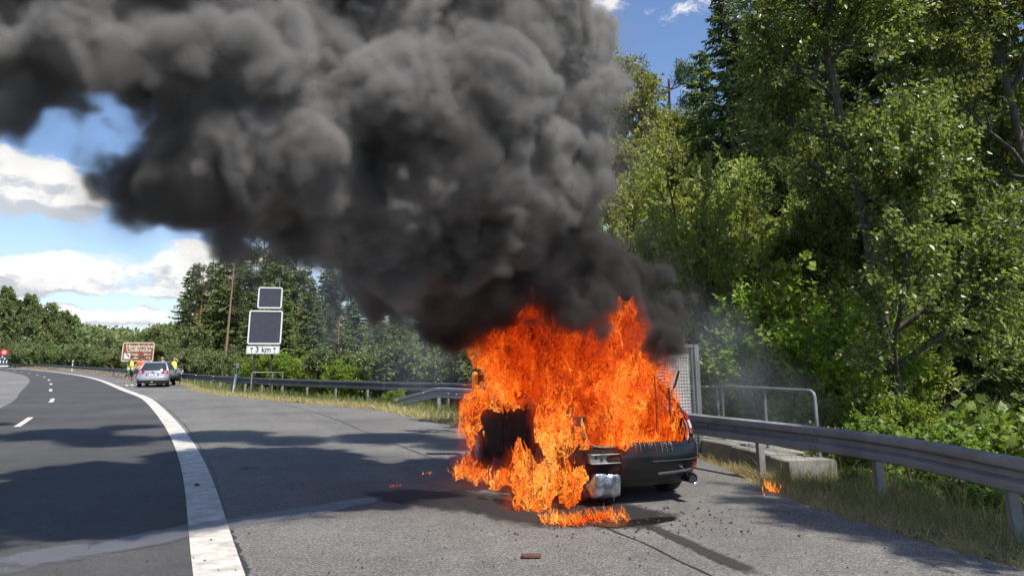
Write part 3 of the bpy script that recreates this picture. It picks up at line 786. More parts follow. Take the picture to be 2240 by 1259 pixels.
def wheel(root, x, y, side, rim=M_rim, squash=0):
    r = Shape.WR; w_ = empty('wheel', (x, y, r)); w_.parent = root
    MB().lathe([(-.10, r * .62), (-.105, r * .80), (-.095, r * .95), (-.07, r), (.07, r), (.095, r * .95), (.105, r * .80), (.10, r * .62), (0, r * .58), (-.10, r * .62)], 36).build('tyre', M_tyre, w_, True)
    mb = MB(); mb.lathe([(-.08, r * .63), (-.085, r * .58), (.0, r * .55), (.085, r * .58), (.085, r * .63)], 28)
    for k in range(10):
        a = 2 * PI * k / 10; mb.box((side * .07, math.cos(a) * r * .33, math.sin(a) * r * .33), (.025, r * .52, .03), Matrix.Rotation(a, 3, 'X'))
    mb.lathe([(side * .085, .0), (side * .085, .045), (side * .05, .055)], 16)
    mb.build('rim', rim, w_, False)
    return w_
def car_base(root, paint, trim, rim=M_rim, drop=None, body_name='body'):
    zs = [.20, .25, .30, .36, .42, .47, .52, .56, .60, .64, .68, .74, .80, .85, .90, .94, .965]
    shell(body_name, Shape.LV, zs, paint, root, top=drop is None, drop=drop)
    MB().grid(lambda u, v: Vector(((u - .5) * 1.45, .25 + v * 4.2, .215)), 2, 2).build('floor_pan', trim, root)
    for s in (-1, 1):
        for wy in Shape.WY:
            wheel(root, s * .775, wy, s, rim)
            MB().tube([(s * .74, wy - .38, .3)] + [(s * .74, wy + .40 * math.sin(a), .31 + .40 * math.cos(a)) for a in [(-1 + 2 * k / 10) * PI / 2 for k in range(11)]], .05, 6).build('wheel_arch', trim, root)

# ---------------- burning car
CY = R(20); M_paint = mat('black_paint', (.008, .009, .009), .34, 0, .35, noise=(2.5, .25), coat=.12)
def burnt(name, base, scale=3.0):
    m = bpy.data.materials.new(name); m.use_nodes = True; N = NT(m.node_tree); b = m.node_tree.nodes['Principled BSDF']; MATS[name] = m
    t = N.new('ShaderNodeTexCoord').outputs['Object']; f = N.noise(t, scale, 6, .7, .6); g = N.noise(t, scale * 7, 4, .7)
    N.l.new(N.ramp(f, [(.25, (.004, .004, .004)), (.52, base), (.66, tuple(c * 1.6 for c in base)), (.75, (.13, .11, .075)), (.82, (.07, .06, .045))]), b.inputs['Base Color'])
    N.l.new(N.maprange(g, .3, .7, .75, 1.0), b.inputs['Roughness']); b.inputs['Specular IOR Level'].default_value = .2
    bn = N.new('ShaderNodeBump'); bn.inputs['Strength'].default_value = .5; bn.inputs['Distance'].default_value = .02
    N.l.new(g, bn.inputs['Height']); N.l.new(bn.outputs[0], b.inputs['Normal']); return m
M_burnt = burnt('burnt_paint', (.019, .015, .013)); M_char = mat('charred_plastic', (.008, .008, .008), .55, noise=(14, .5), bump=(24, .8))
M_baremetal = mat('bare_crossmember', (.34, .33, .31), .45, .7, noise=(7, .5)); M_alu = mat('melting_aluminium', (.42, .42, .44), .28, .9, noise=(7, .6), bump=(16, .8))
M_redlens = mat('red_lens', (.35, .008, .014), .15, 0, .6, coat=1); M_clearlens = mat('clear_lens', (.62, .60, .58), .2, 0, .6, coat=1)
C0 = Vector((2.31, 9.12, 0)) - Vector((math.cos(CY), math.sin(CY), 0)) * .86
car = empty('burning_car', C0, CY, 'black estate car burning fiercely, its tail opening and left flank wrapped in flames', 'car')
def rear_open(x, y, z): return (abs(x) < .66 and y < .5 and z > .62)
car_base(car, M_burnt, M_char, M_baremetal, drop=lambda x, y, z: rear_open(x, y, z))
# right rear quarter keeps its paint
patch('quarter_panel', M_paint, car, lambda u, v: .60 + v * .36 - .0 * u, lambda u, v: 1.02 + u * .53, .006, 22, 12, .01, byangle=True)
patch('bumper_cover', M_paint, car, lambda u, v: .30 + v * .33 + .03 * max(0, u - .6), lambda u, v: a_of_x(-.30 + u * 1.06, .45) if u < .8 else a_of_x(-.30 + .8 * 1.06, .45) + (u - .8) * 3.6, .022, 40, 14, .03, byangle=True)
patch('bumper_ledge', M_paint, car, lambda u, v: .625 + v * .05, lambda u, v: a_of_x(-.28 + u * .90, .6), .028, 30, 3, .04, byangle=True)
patch('lower_diffuser', M_char, car, lambda u, v: .215 + v * .10, lambda u, v: a_of_x(-.28 + u * 1.02, .3), .018, 24, 5, .02, byangle=True)
patch('trim_strip', mat('satin_strip', (.16, .16, .165), .35, .3), car, lambda u, v: .335 + v * .022 + .02 * u, lambda u, v: a_of_x(.18 + u * .50, .35), .032, 16, 2, .012, byangle=True)
patch('bumper_crease', mat('satin_edge', (.07, .07, .075), .3, .2), car, lambda u, v: .475 + v * .012, lambda u, v: 0.02 + u * 1.45, .030, 30, 1, .01, byangle=True)
patch('fog_reflector', M_redlens, car, lambda u, v: .385 + v * (.055 - .01 * u), lambda u, v: a_of_x(.66, .4) + u * .26, .032, 10, 4, .012, byangle=True)
tl = patch('tail_light', M_redlens, car, lambda u, v: .74 + v * (.26 - .05 * u) + .0 * u, lambda u, v: a_of_x(.69, .85) + u * .42, .02, 12, 12, .03, Shape.LV, byangle=True)
patch('reversing_lens', M_clearlens, tl, lambda u, v: .80 + v * .09, lambda u, v: a_of_x(.70, .85) + u * .10, .030, 5, 6, .012, Shape.LV, byangle=True)
# tail opening frame, light scorched edge
M_edge = mat('scorched_edge', (.15, .135, .12), .5, .3, noise=(20, .5))
pts = [surf(.98, a_of_x(.67, .96), .0), surf(.85, a_of_x(.675, .85), .004), surf(.74, a_of_x(.67, .74), .006), surf(.67, a_of_x(.62, .67), .01), surf(.645, a_of_x(.50, .65), .01)] + [surf(.64, a_of_x(x, .64), .01) for x in (.25, 0, -.25, -.5)] + [surf(.67, a_of_x(-.62, .67), .01), surf(.8, a_of_x(-.67, .8), 0), surf(.96, a_of_x(-.67, .96), 0)]
MB().tube(smooth_path(pts, 4), .011, 8).build('tail_opening_frame', M_edge, car, True)
# pillars and roof
def cabp(z, a, o_=0): return surf(z, a, o_, Shape.CAB)
def pillar(aa, z0=.94, z1=1.44, r=.035, m=M_burnt):
    MB().tube([cabp(z0 + (z1 - z0) * k / 8, aa if not callable(aa) else aa(k / 8), -r * .4) for k in range(9)], r, 8).build('pillar', m, car, True)
for s in (-1, 1): pillar(s * 1.12, r=.045); pillar(s * 2.1, r=.03)
def side_pillar(s, y):
    MB().tube([Vector((s * (lvl(Shape.CAB, z)[1] - .01), y + (z - 1) * .12, z)) for z in (.93, 1.1, 1.25, 1.38, 1.43)], .032, 8).build('pillar', M_burnt, car, True)
for s in (-1, 1): side_pillar(s, 1.35); side_pillar(s, 2.25)
shell('roof', Shape.CAB, [1.40, 1.43, 1.455, 1.47], M_burnt, car, arches=False)
for s in (-1, 1): MB().box((s * .36, 1.75, .62), (.50, .12, .62), Matrix.Rotation(R(-12), 3, 'X')).build('seat_back', M_char, car, bevel=.04)
MB().grid(lambda u, v: Vector(((u - .5) * 1.5, .2 + v * 3.4, .55 if v < .42 else .35)), 2, 12).build('load_floor', M_char, car)
MB().grid(lambda u, v: Vector(((u - .5) * 1.55, 3.72 + v * .1, .5 + v * .47)), 2, 2).build('bulkhead', M_char, car)
_g = surf(1.16, 1.02, 0, Shape.CAB); MB().tube([_g - Vector((.02, -.03, .04)), _g + Vector((.02, -.07, .14)), _g + Vector((.03, -.15, .30))], .014, 8).build('gas_strut', M_char, car, True)
MB().tube([(.20, .06, .66), (.21, .05, 1.0), (.24, .12, 1.42)], .007, 6).build('seal_strip', M_char, car)
MB().tube([(.42, .10, .95), (.43, .12, 1.28)], .009, 6).build('seal_strip', M_char, car)
# exhaust, crossmember, melting silencer, tow eye
MB().lathe([(-.06, .050), (-.065, .056), (-.05, .060), (.22, .055), (.22, .0)], 24, axis='y').build('exhaust_pipe', mat('exhaust_chrome', (.35, .35, .36), .2, 1.0), car, True).location = (.60, .02, .275)
MB().lathe([(-.04, .0), (-.04, .048)], 24, axis='y').build('exhaust_bore', M_blk, car).location = (.60, .01, .275)
mb = MB(); mb.box((-.47, .06, .525), (.40, .07, .10)); mb.box((-.47, .02, .572), (.40, .05, .012)); mb.box((-.47, .02, .478), (.40, .05, .012))
mb.build('crossmember', M_baremetal, car, bevel=.006)
mb = MB()
for x, z in ((-.60, .54), (-.53, .515), (-.45, .54), (-.36, .535)): mb.tube([(x, .028, z), (x, .018, z)], .016, 12)
mb.build('crossmember_hole', M_blk, car)
def sil(u, v):
    a = v * 2 * PI; r = .150 + .006 * math.sin(u * 23) * math.cos(a * 2) + .005 * math.sin(a * 5 + u * 9); f = min(1, min(u, 1 - u) * 14) ** .35
    return Vector((-.45 + (u - .5) * .38 + .015 * math.sin(a), .20 + sgnp(math.cos(a), .45) * r * 1.0 * f, .24 + sgnp(math.sin(a), .45) * r * .95 * f))
MB().grid(sil, 24, 24).build('silencer', M_alu, car, True)
for x, l in ((-.60, .05), (-.33, .09), (-.50, .03)): MB().tube([(x, .15, .17), (x + .01, .15, .15 - l * .5), (x, .15, .15 - l)], [.014, .008, .005], 6).build('molten_drip', M_alu, car)
mb = MB(); random.seed(4)
for i in range(17): x = random.uniform(-.26, .40); mb.tube([surf(.665, a_of_x(x, .6), .03), surf(.64, a_of_x(x, .6), .04), surf(.64 - random.uniform(.02, .09), a_of_x(x, .6), .036)], [.005, .0045, .0015], 5)
tag(mb.build('melt_streak', M_edge, car), kind='stuff')
# left flank: burnt doors stand proud of the shell
for (ya, yb) in ((1.36, 2.26), (2.29, 3.18)):
    def dfn(u, v, ya=ya, yb=yb):
        z = .30 + v * .62; y = ya + (yb - ya) * u; z = max(z, arch_z(-.9, y) if ya < 1.5 else 0); return Vector((-lvl(Shape.LV, z)[1] - .012 + .05 * (v - .5) ** 2, y, z))
    d = MB().grid(dfn, 14, 14).build('door', M_burnt, car, True); so = d.modifiers.new('solid', 'SOLIDIFY'); so.thickness = .02
    MB().tube([(-.905, yb - .12 - .16, .83), (-.925, yb - .22, .83), (-.905, yb - .10, .83)], .012, 6).build('door_handle', M_char, d)
MB().box((-.99, 3.12, 1.0), (.2, .12, .14)).build('door_mirror', M_char, car, bevel=.04)

# ---------------- silver estate car
M_silver = mat('silver_paint', (.52, .53, .54), .28, .55, noise=(1.5, .05), coat=.6)
M_glass = mat('dark_glass', (.03, .04, .045), .08, 0, .8); M_grey = mat('grey_trim', (.06, .06, .062), .5, noise=(8, .2))
pl = on(315, 848); pr = on(369, 846); ctr = (pl + pr) / 2; SY = math.atan2((pr - pl).y, (pr - pl).x)
sv = empty('silver_car', Vector((ctr.x, ctr.y + .0, 0)) + Vector((-.33, 0, 0)), R(17), 'silver estate car parked on the hard shoulder ahead with its right door open', 'car')
car_base(sv, M_silver, M_grey)
gl = shell('window_band', Shape.CAB, [.96, 1.0, 1.06, 1.18, 1.30, 1.39, 1.43], M_glass, sv, arches=False, top=True)
rf = shell('roof', Shape.CAB, [1.405, 1.43, 1.44, 1.455, 1.47], M_silver, sv, arches=False); rf.scale = (1.02, 1.005, 1.0); rf.location = (0, -.01, .006)
for s in (-1, 1):
    for aa in (1.14, 2.15): MB().tube([surf(.95 + .5 * k / 8, s * aa, .0, Shape.CAB) for k in range(9)], .05, 8).build('pillar', M_silver, sv, True)
    for y in (1.35, 2.3): MB().tube([Vector((s * (lvl(Shape.CAB, z)[1]), y, z)) for z in (.96, 1.1, 1.25, 1.40)], .03, 6).build('pillar', M_grey, sv, True)
    t_ = patch('tail_light', M_redlens, sv, lambda u, v: .80 + v * .16, lambda u, v, s=s: s * (a_of_x(.46, .85) + u * .75), .012, 12, 6, .02, Shape.LV, byangle=True)
    patch('light_lens', mat('pale_red_lens', (.8, .25, .25), .15, emis=((1, .3, .25), .25)), t_, lambda u, v: .825 + v * .10, lambda u, v, s=s: s * (a_of_x(.62, .85) + u * .22), .022, 6, 6, .012, Shape.LV, byangle=True)
    MB().box((s * .98, 3.1, 1.02), (.22, .10, .14)).build('door_mirror', M_silver, sv, bevel=.03)
patch('bumper', M_silver, sv, lambda u, v: .42 + v * .20, lambda u, v: -1.45 + u * 2.9, .02, 40, 6, .03, byangle=True)
patch('bumper_skirt', M_grey, sv, lambda u, v: .21 + v * .20, lambda u, v: -1.3 + u * 2.6, .015, 30, 5, .02, byangle=True)
patch('number_plate_recess', M_grey, sv, lambda u, v: .655 + v * .15, lambda u, v: a_of_x(-.34 + u * .68, .7), .006, 10, 4, .01, Shape.LV, byangle=True)
patch('number_plate', M_whiteP, sv, lambda u, v: .665 + v * .11, lambda u, v: a_of_x(-.26 + u * .52, .7), .016, 8, 3, .008, Shape.LV, byangle=True)
mb = MB()
for x in (-.21, -.17, -.09, -.05, .03, .07, .11, .15): mb.box((x, .035, .72), (.022, .006, .07))
mb.build('plate_mark', M_blk, sv)
MB().lathe([(-.02, 0), (-.02, .048), (0, .052)], 20, axis='y').build('badge', M_grey, sv).location = (0, .075, .87)
MB().lathe([(-.028, .030), (-.028, .040)], 20, axis='y').build('badge_ring', M_bolt, sv).location = (0, .075, .87)
MB().tube([(.0, .30, 1.04), (.16, .29, 1.035), (.33, .29, 1.06)], .01, 6).build('rear_wiper', M_blackP, sv)
for s in (-1, 1): MB().tube([(s * .60, .7, 1.46), (s * .60, .8, 1.50), (s * .60, 2.5, 1.50), (s * .60, 2.6, 1.46)], .014, 6).build('roof_bar', M_grey, sv)
MB().tube([(-.06, .06, .3), (.06, .06, .3)], .03, 8).build('tow_eye', M_bolt, sv)
ex = MB()
for x in (-.5, -.42): ex.tube([(x, .02, .24), (x, .2, .24)], .03, 10)
ex.build('exhaust_pipe', M_bolt, sv)
dd = MB().grid(lambda u, v: Vector((0, 0, 0)) + Vector((u * 1.02, 0 - .05 * math.sin(v * PI), .28 + v * .68)), 8, 8).build('door', M_silver, sv, True)
dd.location = (.88, 3.25, 0); dd.rotation_euler = (0, 0, R(-62)); so = dd.modifiers.new('solid', 'SOLIDIFY'); so.thickness = .07
MB().tube([(.02, 0, .95), (.15, 0, 1.15), (.45, 0, 1.38), (.85, 0, 1.36), (1.0, 0, .96)], .025, 6).build('door_window_frame', M_grey, dd)
# ---------------- warning trailer far left
p = at(3, 795, 140); tr = empty('warning_trailer', (p.x, p.y, 0), R(25), 'distant dark warning trailer with a red round sign at the left edge', 'trailer')
kt = 140 / F_PX; M_red = mat('red_sign', (.55, .03, .03), .5); M_navy = mat('dark_board', (.03, .04, .045), .6)
MB().box((0, 0, 1.55), (2.0, .12, 2.0)).build('arrow_board', M_navy, tr)
MB().lathe([(-.1, 0), (-.1, .62), (0, .62)], 28, axis='y').build('red_disc', M_red, tr).location = (.2, -.02, 2.95)
MB().lathe([(-.12, .0), (-.12, .36)], 24, axis='y').build('disc_face', mat('pink_face', (.75, .35, .35), .6), tr).location = (.2, -.02, 2.95)
mb = MB()
for x in (-.2, .3, .8): mb.box((x, -.09, 1.2), (.14, .02, .5))
for x, z in ((.0, 2.1), (-.4, 1.8), (.4, 1.8)): mb.box((x, -.09, z), (.2, .02, .28))
mb.build('white_stripe', M_frame, tr); MB().box((.1, 0, .42), (2.2, 1.6, .22)).build('chassis', M_frame, tr)
for s in (-1, 1): MB().lathe([(-.1, 0), (-.1, .3), (.1, .3), (.1, 0)], 20).build('wheel', M_tyre, tr).location = (s * .9, -.5, .3)
# ------------------------------------------------------------------ people
def skin_body(name, verts, edges, radii, root_i, m, parent, sub=2):
    me = bpy.data.meshes.new(name); me.from_pydata(verts, edges, []); o = link(name, me, m, parent)
    o.modifiers.new('skin', 'SKIN').use_smooth_shade = True
    if not me.skin_vertices: 
        bm = bmesh.new(); bm.from_mesh(me); bm.verts.layers.skin.verify(); bm.to_mesh(me); bm.free()
    for i, r in enumerate(radii):
        sv_ = me.skin_vertices[0].data[i]; sv_.radius = r if isinstance(r, tuple) else (r, r); sv_.use_root = (i == root_i)
    s = o.modifiers.new('sub', 'SUBSURF'); s.levels = s.render_levels = sub
    return o
M_skin = mat('skin', (.48, .27, .19), .55); M_hairD = mat('dark_hair', (.03, .02, .015), .8); M_hairL = mat('blond_hair', (.36, .25, .13), .8)
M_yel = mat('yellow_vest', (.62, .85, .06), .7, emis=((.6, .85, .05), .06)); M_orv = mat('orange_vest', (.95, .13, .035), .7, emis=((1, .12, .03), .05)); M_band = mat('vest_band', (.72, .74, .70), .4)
M_shorts = mat('patterned_shorts', (.10, .11, .10), .9, noise=(14, .9)); M_dkcloth = mat('dark_cloth', (.02, .022, .03), .9); M_blkshirt = mat('black_shirt', (.025, .03, .02), .9)
M_shoe = mat('white_shoe', (.75, .72, .70), .6); M_sand = mat('sand_shoe', (.60, .42, .30), .7)
def person(px, py, rz, label, vest, shirt, legs, shoes, hair, short=True, lh=None, rh=None, h=1.76, stance=.12, pos=None):
    p = pos if pos is not None else on(px, py); r = empty('person', (p.x, p.y, 0), rz, label, 'person'); k = h / 1.76
    S = stance; lh = lh or (-.27, -.12, .92); rh = rh or (.27, -.12, .92)        # local: faces -y
    def el(sh, ha): m_ = (Vector(sh) + Vector(ha)) / 2; m_ += Vector((.07 * (1 if sh[0] > 0 else -1), .09, -.05)); return tuple(m_)
    Lsh, Rsh = (-.19, .0, 1.44), (.19, .0, 1.44)
    V = [(0, 0, .95), (0, .01, 1.12), (0, .01, 1.30), (0, 0, 1.43), (0, -.01, 1.53), (0, -.03, 1.60), (0, -.035, 1.67), (0, -.02, 1.72),
         (-.10, 0, .90), (-S, -.02, .50), (-S - .01, .02, .09), (-S - .02, -.14, .045),
         (.10, 0, .90), (S, .0, .50), (S + .01, .03, .09), (S + .03, -.12, .045),
         Lsh, el(Lsh, lh), lh, Rsh, el(Rsh, rh), rh]
    def hand(w_, e, sgn):
        d = (Vector(w_) - Vector(e)).normalized(); q = d.orthogonal().normalized(); c = Vector(w_) + d * .05
        return c, d, q
    E_ = [(0, 1), (1, 2), (2, 3), (3, 4), (4, 5), (5, 6), (6, 7), (0, 8), (8, 9), (9, 10), (10, 11), (0, 12), (12, 13), (13, 14), (14, 15), (3, 16), (16, 17), (17, 18), (3, 19), (19, 20), (20, 21)]
    Rr_ = [(.15, .11), (.135, .10), (.15, .105), (.11, .085), .055, (.075, .085), (.078, .095), (.055, .065), .085, .058, .042, .035, .085, .058, .042, .035, .062, .042, .03, .062, .042, .03]
    for (w_, e, wi, sg) in ((lh, V[17], 18, -1), (rh, V[20], 21, 1)):
        c, d, q = hand(w_, e, sg); b = len(V); V.append(tuple(c)); Rr_.append((.036, .02)); E_.append((wi, b))
        q2 = d.cross(q)
        for j, l in zip((-1.5, -.5, .5, 1.5), (.07, .08, .077, .06)):
            V.append(tuple(c + q * j * .02 + d * .04)); V.append(tuple(c + q * j * .022 + d * (.04 + l) + q2 * .015)); Rr_ += [.010, .008]
            E_.append((b, len(V) - 2)); E_.append((len(V) - 2, len(V) - 1))
        V.append(tuple(c + q * sg * .05 + d * .02)); Rr_.append(.01); E_.append((b, len(V) - 1))
    V = [tuple(Vector(v) * k) for v in V]
    body = skin_body('body', V, E_, Rr_, 0, M_skin, r, 1)
    # clothes: torso shirt, vest, legs
    def garment(nm, idx, edges, rad, m, root_=0):
        mp = {a: i for i, a in enumerate(idx)}; skin_body(nm, [V[a] for a in idx], [(mp[a], mp[b]) for a, b in edges], rad, root_, m, r, 1)
    garment('shirt', [1, 2, 3, 16, 17, 19, 20], [(1, 2), (2, 3), (3, 16), (16, 17), (3, 19), (19, 20)], [(.155, .12), (.165, .125), (.12, .10), .075, .062, .075, .062], shirt, 2)
    if short: 
        kn = lambda a, b, f: tuple(Vector(V[a]).lerp(Vector(V[b]), f))
        V2 = [V[0], V[8], kn(8, 9, .95), V[12], kn(12, 13, .95)]
        skin_body('shorts', V2, [(0, 1), (1, 2), (0, 3), (3, 4)], [(.165, .125), .11, .092, .11, .092], 0, legs, r, 1)
    else: garment('trousers', [0, 8, 9, 10, 12, 13, 14], [(0, 8), (8, 9), (9, 10), (0, 12), (12, 13), (13, 14)], [(.165, .125), .112, .085, .065, .112, .085, .065], legs, 0)
    def vest_f(u, v):
        a = u * 2 * PI; z = (.92 + v * .55) * k; sh_ = 1 - .30 * max(0, v - .75) / .25
        return Vector((math.sin(a) * (.215 + .02 * math.sin(3 * a + v * 4)) * sh_, .01 + math.cos(a) * (.165 + .012 * math.sin(5 * a)) * sh_, z))
    vs_ = MB().grid(vest_f, 24, 10).build('vest', vest, r, True); so = vs_.modifiers.new('solid', 'SOLIDIFY'); so.thickness = .008
    for v0 in (.12, .38):
        bnd = MB().grid(lambda u, v: vest_f(u, v0 + v * .10) * 1.0 + Vector((math.sin(u * 2 * PI), math.cos(u * 2 * PI), 0)) * .007, 24, 1).build('reflective_band', M_band, vs_, True)
    # hair, face, shoes
    def cap(u, v):
        a = u * 2 * PI; b = v * 1.75 - .05; back = .5 + .5 * math.cos(a)
        rr = .098; zz_ = math.cos(b * (.72 + .45 * back)) * .108; s_ = math.sin(b * (.72 + .45 * back))
        return Vector((math.sin(a) * s_ * rr * .86, -.028 + math.cos(a) * s_ * rr * 1.05, 1.665 + zz_)) * k
    MB().grid(cap, 20, 8).build('hair', hair, r, True)
    mb = MB(); mb.box((0, -.132 * k, 1.635 * k), (.022, .03, .04), taper=.6); mb.build('nose', M_skin, body)
    mb = MB()
    for s in (-1, 1): mb.box((s * .03 * k, -.118 * k, 1.66 * k), (.02, .012, .009))
    mb.box((0, -.118 * k, 1.60 * k), (.04, .01, .007)); mb.build('eyes_and_mouth', M_hairD, body)
    for s, i in ((-1, 10), (1, 14)):
        q = Vector(V[i]); MB().grid(lambda u, v: q + Vector((math.sin(v * 2 * PI) * .052 * math.sin(u * PI) ** .5, .05 - u * .27, -q.z + .05 + math.cos(v * 2 * PI) * .045 * math.sin(u * PI) ** .5 * (1.25 - .5 * u))), 10, 12).build('shoe', shoes, r, True)
    return r
person(281, 844.5, R(75), 'man in a yellow safety vest, patterned shorts and white shoes left of the silver car', M_yel, M_blkshirt, M_shorts, M_shoe, M_hairD, True, (-.10, -.38, 1.10), (.10, -.40, 1.12), 1.80, .2)
p2 = on(303, 838); person(0, 0, R(10), 'person in an orange vest standing by the left front door of the silver car', M_orv, M_skin, M_dkcloth, M_shoe, M_hairD, False, (-.34, -.2, .98), (.30, -.15, 1.0), 1.80, pos=Vector((-24.1, 49.4, 0)))
person(0, 0, R(-20), 'fair-haired person in an orange vest beyond the right side of the silver car', M_orv, M_skin, M_dkcloth, M_shoe, M_hairL, False, (-.30, -.1, 1.30), (.25, -.15, 1.0), 1.76, pos=Vector((-22.75, 49.4, 0)))
person(376.5, 838.5, R(200), 'person in yellow vest and long dark trousers, one hand raised to the head', M_yel, M_blkshirt, M_dkcloth, M_sand, M_hairL, False, (-.15, .06, 1.62), (.20, -.2, 1.1), 1.72, .09)
# ------------------------------------------------------------------ plants
def unit(a): return a / np.maximum(np.linalg.norm(a, axis=-1, keepdims=True), 1e-9)
def leaves_np(rng, P, Dr, size, aspect=.5, fold=.25, tint=None, kind='leaf', flat=0.0):
    """leaf blades at P pointing along Dr"""
    n = len(P); size = np.broadcast_to(size, (n,)).astype(float)[:, None]
    a = unit(Dr + rng.normal(0, .45, (n, 3))); r = rng.normal(0, 1, (n, 3)); r[:, 2] += flat * 3
    nn = unit(r - a * (r * a).sum(1, keepdims=True)); b = np.cross(nn, a); w = size * aspect * .5
    if kind == 'leaf':
        V = np.stack([P, P + a * size * .45 + b * w - nn * w * fold * -1, P + a * size - nn * size * .12, P + a * size * .45 - b * w + nn * w * fold], 1).reshape(-1, 3)
        i = np.arange(n)[:, None] * 4; Fq = np.concatenate([i + [0, 1, 2], i + [0, 2, 3]], 1).reshape(-1, 3)
        return V, Fq, np.repeat(tint if tint is not None else rng.random(n), 4)
    pts = [(0, 0), (.22, .5), (.34, .30), (.62, .46), (.68, .18), (1.0, 0), (.68, -.18), (.62, -.46), (.34, -.30), (.22, -.5)]
    V = np.stack([P + a * size * u + b * size * v - nn * size * (.22 * abs(v) + .10 * u * u) for u, v in pts], 1).reshape(-1, 3)
    i = np.arange(n)[:, None] * 10; Fq = np.concatenate([i + [0, k, k + 1] for k in range(1, 9)], 1).reshape(-1, 3)
    return V, Fq, np.repeat(tint if tint is not None else rng.random(n), 10)
def clump_tint(P, rng, scale=1.0):
    k = rng.normal(0, 1.6 / scale, (4, 3)); ph = rng.random(4) * 6
    s = sum(np.sin(P @ k[i] + ph[i]) for i in range(4)) / 4
    return np.clip(.45 + .30 * s + rng.normal(0, .22, len(P)), 0, 1)
def interp_poly(P, t):
    """P (n,k,3) polylines, t (n,m) in 0..1 -> (n,m,3), tangents"""
    k = P.shape[1] - 1; f = np.clip(t * k, 0, k - 1e-6); i = f.astype(int); u = (f - i)[..., None]
    n = np.arange(len(P))[:, None]; a, b = P[n, i], P[n, i + 1]
    return a + (b - a) * u, unit(b - a)
def branch_out(rng, parents, prad, per, lo, hi, length, angle, updraw, k=5, wob=.12, taper_len=.5, az_even=True):
    """grow per children from each parent polyline"""
    n = len(parents); t = np.sort(rng.uniform(lo, hi, (n, per)), axis=1); O, T = interp_poly(parents, t)
    O = O.reshape(-1, 3); T = T.reshape(-1, 3); tt = t.reshape(-1)
    r = rng.normal(0, 1, O.shape); perp = unit(r - T * (r * T).sum(1, keepdims=True))
    ang = angle * rng.uniform(.75, 1.25, len(O))[:, None]
    d = unit(T * np.cos(ang) + perp * np.sin(ang)); d[:, 2] += updraw * .5; d = unit(d)
    Ln = (length * (1 - taper_len * (tt - lo) / max(1e-6, hi - lo)) * rng.uniform(.7, 1.15, len(O)))[:, None]
    pts = [O]; cur = O
    for j in range(k - 1):
        d = d + rng.normal(0, wob, d.shape); d[:, 2] += updraw / k; d = unit(d); cur = cur + d * Ln / (k - 1); pts.append(cur)
    rad = np.repeat(prad, per) * (1 - .6 * tt) * .55
    return np.stack(pts, 1), rad
def tubes_np(polys, rads, n=5):
    """tapered tubes"""
    Vs, Fs, off_ = [], [], 0
    B, K, _ = polys.shape; T = np.gradient(polys, axis=1); T = unit(T)
    ref = np.where(np.abs(T[:, :1, 2:3]) > .8, np.array([[[1., 0, 0]]]), np.array([[[0, 0, 1.]]])); ref = np.broadcast_to(ref, T.shape)
    u = unit(np.cross(T, ref)); v = np.cross(T, u); ta = np.linspace(1, .35, K)[None, :, None, None]
    a = np.arange(n) * 2 * PI / n
    ring_ = (u[:, :, None] * np.cos(a)[None, None, :, None] + v[:, :, None] * np.sin(a)[None, None, :, None]) * rads[:, None, None, None] * ta
    V = (polys[:, :, None] + ring_).reshape(-1, 3)
    b, i, k = np.meshgrid(np.arange(B), np.arange(K - 1), np.arange(n), indexing='ij')
    q = lambda ii, kk: (b * K + ii) * n + kk % n
    return V, np.stack([q(i, k), q(i, k + 1), q(i + 1, k + 1), q(i + 1, k)], -1).reshape(-1, 4)
def mesh_tubes(name, groups, n=(8, 6, 5)):
    V, F_, o = [], [], 0
    for (p, r), nn in zip(groups, n):
        if p is None or not len(p): continue
        v, f = tubes_np(p, r, nn); V.append(v); F_.append(f + o); o += len(v)
    me = fast_mesh(name, np.vstack(V), np.vstack(F_)); me.shade_smooth(); return me
def mesh_leaves(name, parts):
    V, F_, T_, o = [], [], [], 0
    for v, f, t in parts: V.append(v); F_.append(f + o); T_.append(t); o += len(v)
    return fast_mesh(name, np.vstack(V), np.vstack(F_), np.concatenate(T_))
